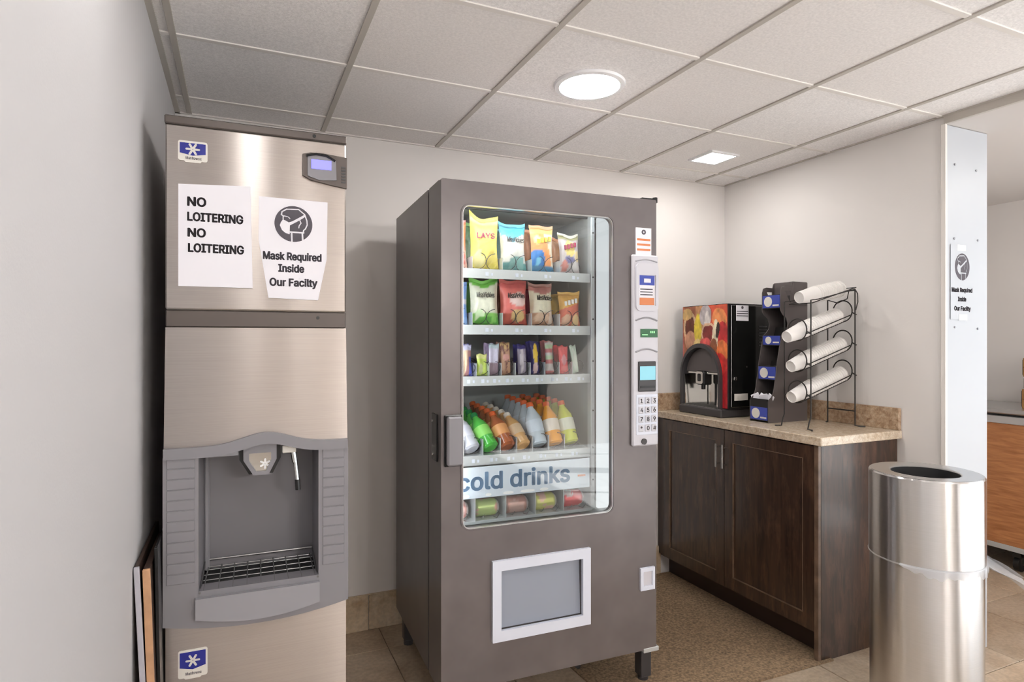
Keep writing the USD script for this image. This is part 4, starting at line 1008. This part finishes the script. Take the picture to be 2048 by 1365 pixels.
part(bi, 'foot_ring', lathe([(BR - .02, 0), (BR - .003, 0), (BR - .003, .016), (BR - .02, .016), (BR - .02, 0)], 48), 'plastic_black')
# clear liner bag squeezed out of the seam
ang = np.linspace(math.radians(-172), math.radians(-30), 60)
v, f = [], []
for i, a in enumerate(ang):
    wv = .5 + .5 * math.sin(i * .9) * math.cos(i * .37)
    dpt = (.014 + .018 * wv) * min(1, i / 10)
    for j, (dr_, dz) in enumerate(((.0008, .006), (.006, .002), (.007, -dpt * .5), (.004 + .003 * wv, -dpt))):
        v.append(((BR + dr_) * math.cos(a), (BR + dr_) * math.sin(a), SZ + dz))
for i in range(len(ang) - 1):
    for j in range(3):
        k = i * 4 + j
        f += [[k, k + 4, k + 5], [k, k + 5, k + 1]]
lb = thing('bin_liner', 'clear plastic bin liner bulging out of the steel trash can seam', 'bin liner', (BXc, BYc, 0))
part(lb, 'cuff', trimesh.Trimesh(np.array(v), np.array(f), process=False), 'film', smooth=True)
c0 = math.radians(-50)
rd_, td = np.array([math.cos(c0), math.sin(c0), 0]), np.array([-math.sin(c0), math.cos(c0), 0])
v, f = [], []
for i in range(8):
    s = i / 7
    for j in range(6):
        q = j / 5
        p = rd_ * (BR + .002 + .105 * s) + td * (.036 * math.sin(q * 2 * math.pi) * (1 - .35 * s)) + np.array([0, 0, SZ + .022 - .052 * s - (.030 + .014 * s) * q + .006 * math.sin(6 * q + 4 * s)])
        v.append(p)
for i in range(7):
    for j in range(5):
        k = i * 6 + j
        f += [[k, k + 6, k + 7], [k, k + 7, k + 1]]
part(lb, 'flap', trimesh.Trimesh(np.array(v), np.array(f), process=False), 'film', smooth=True)

# ------------------------------------------------------------------ counter in the room beyond, with boxes
ct = thing('wood_counter', 'orange wood fronted counter on casters with steel top in the room beyond', 'counter', (4.2, 1.15, 0))
part(ct, 'front_panel', box(0, 0, .160, .02, 1.55, .885, .002), 'orange_wood')
part(ct, 'cabinet', box(.02, .004, .150, .50, 1.546, .94), 'plastic_dark')
part(ct, 'bottom_rail', box(-.006, 0, .130, .03, 1.55, .160, .002), 'vend_metal')
part(ct, 'top_rail', box(-.006, 0, .885, .03, 1.55, .930, .002), 'vend_edge')
part(ct, 'steel_top', box(-.03, -.02, .945, .53, 1.57, .975, .006), 'steel_top')
for y in (.18, .55, .95, 1.35):
    for x in (.08, .42):
        cs = part(ct, 'caster', J([rot(trimesh.creation.cylinder(.045, .03, sections=18), 90, (1, 0, 0)).apply_translation((x, y, .045)), box(x - .03, y - .022, .085, x + .03, y + .022, .15)]), 'plastic_black')
        part(cs, 'caster_fork', J([box(x - .012, y - .02, .04, x + .012, y - .016, .09), box(x - .012, y + .016, .04, x + .012, y + .02, .09)]), 'chrome')
for k, (dy, h, z) in enumerate(((.0, .118, .975), (-.018, .072, 1.0935), (.006, .112, 1.166))):
    b = thing('cardboard_box', f'brown cardboard box, {("lowest", "middle", "topmost")[k]} of the stack on the wood counter', 'box', (4.30, 1.70 + dy, z), (0, 2, -3)[k])
    part(b, 'carton', box(0, 0, 0, .30, .40, h, .003), 'cardboard')
    part(b, 'flap_seam', box(-.0012, .0, h * .48, .0, .40, h * .5), 'cardboard_dark')
    part(b, 'side_tape', box(.001, .4, h * .1, .299, .4012, h * .9), 'cardboard_dark')
single('dark_bag', tr(trimesh.creation.icosphere(2, .05), (0, 0, .04)).apply_scale([2.0, 2.4, .7]), 'rubber', 'dark bag lying on the topmost cardboard box', 'bag', (4.45, 1.86, 1.279))
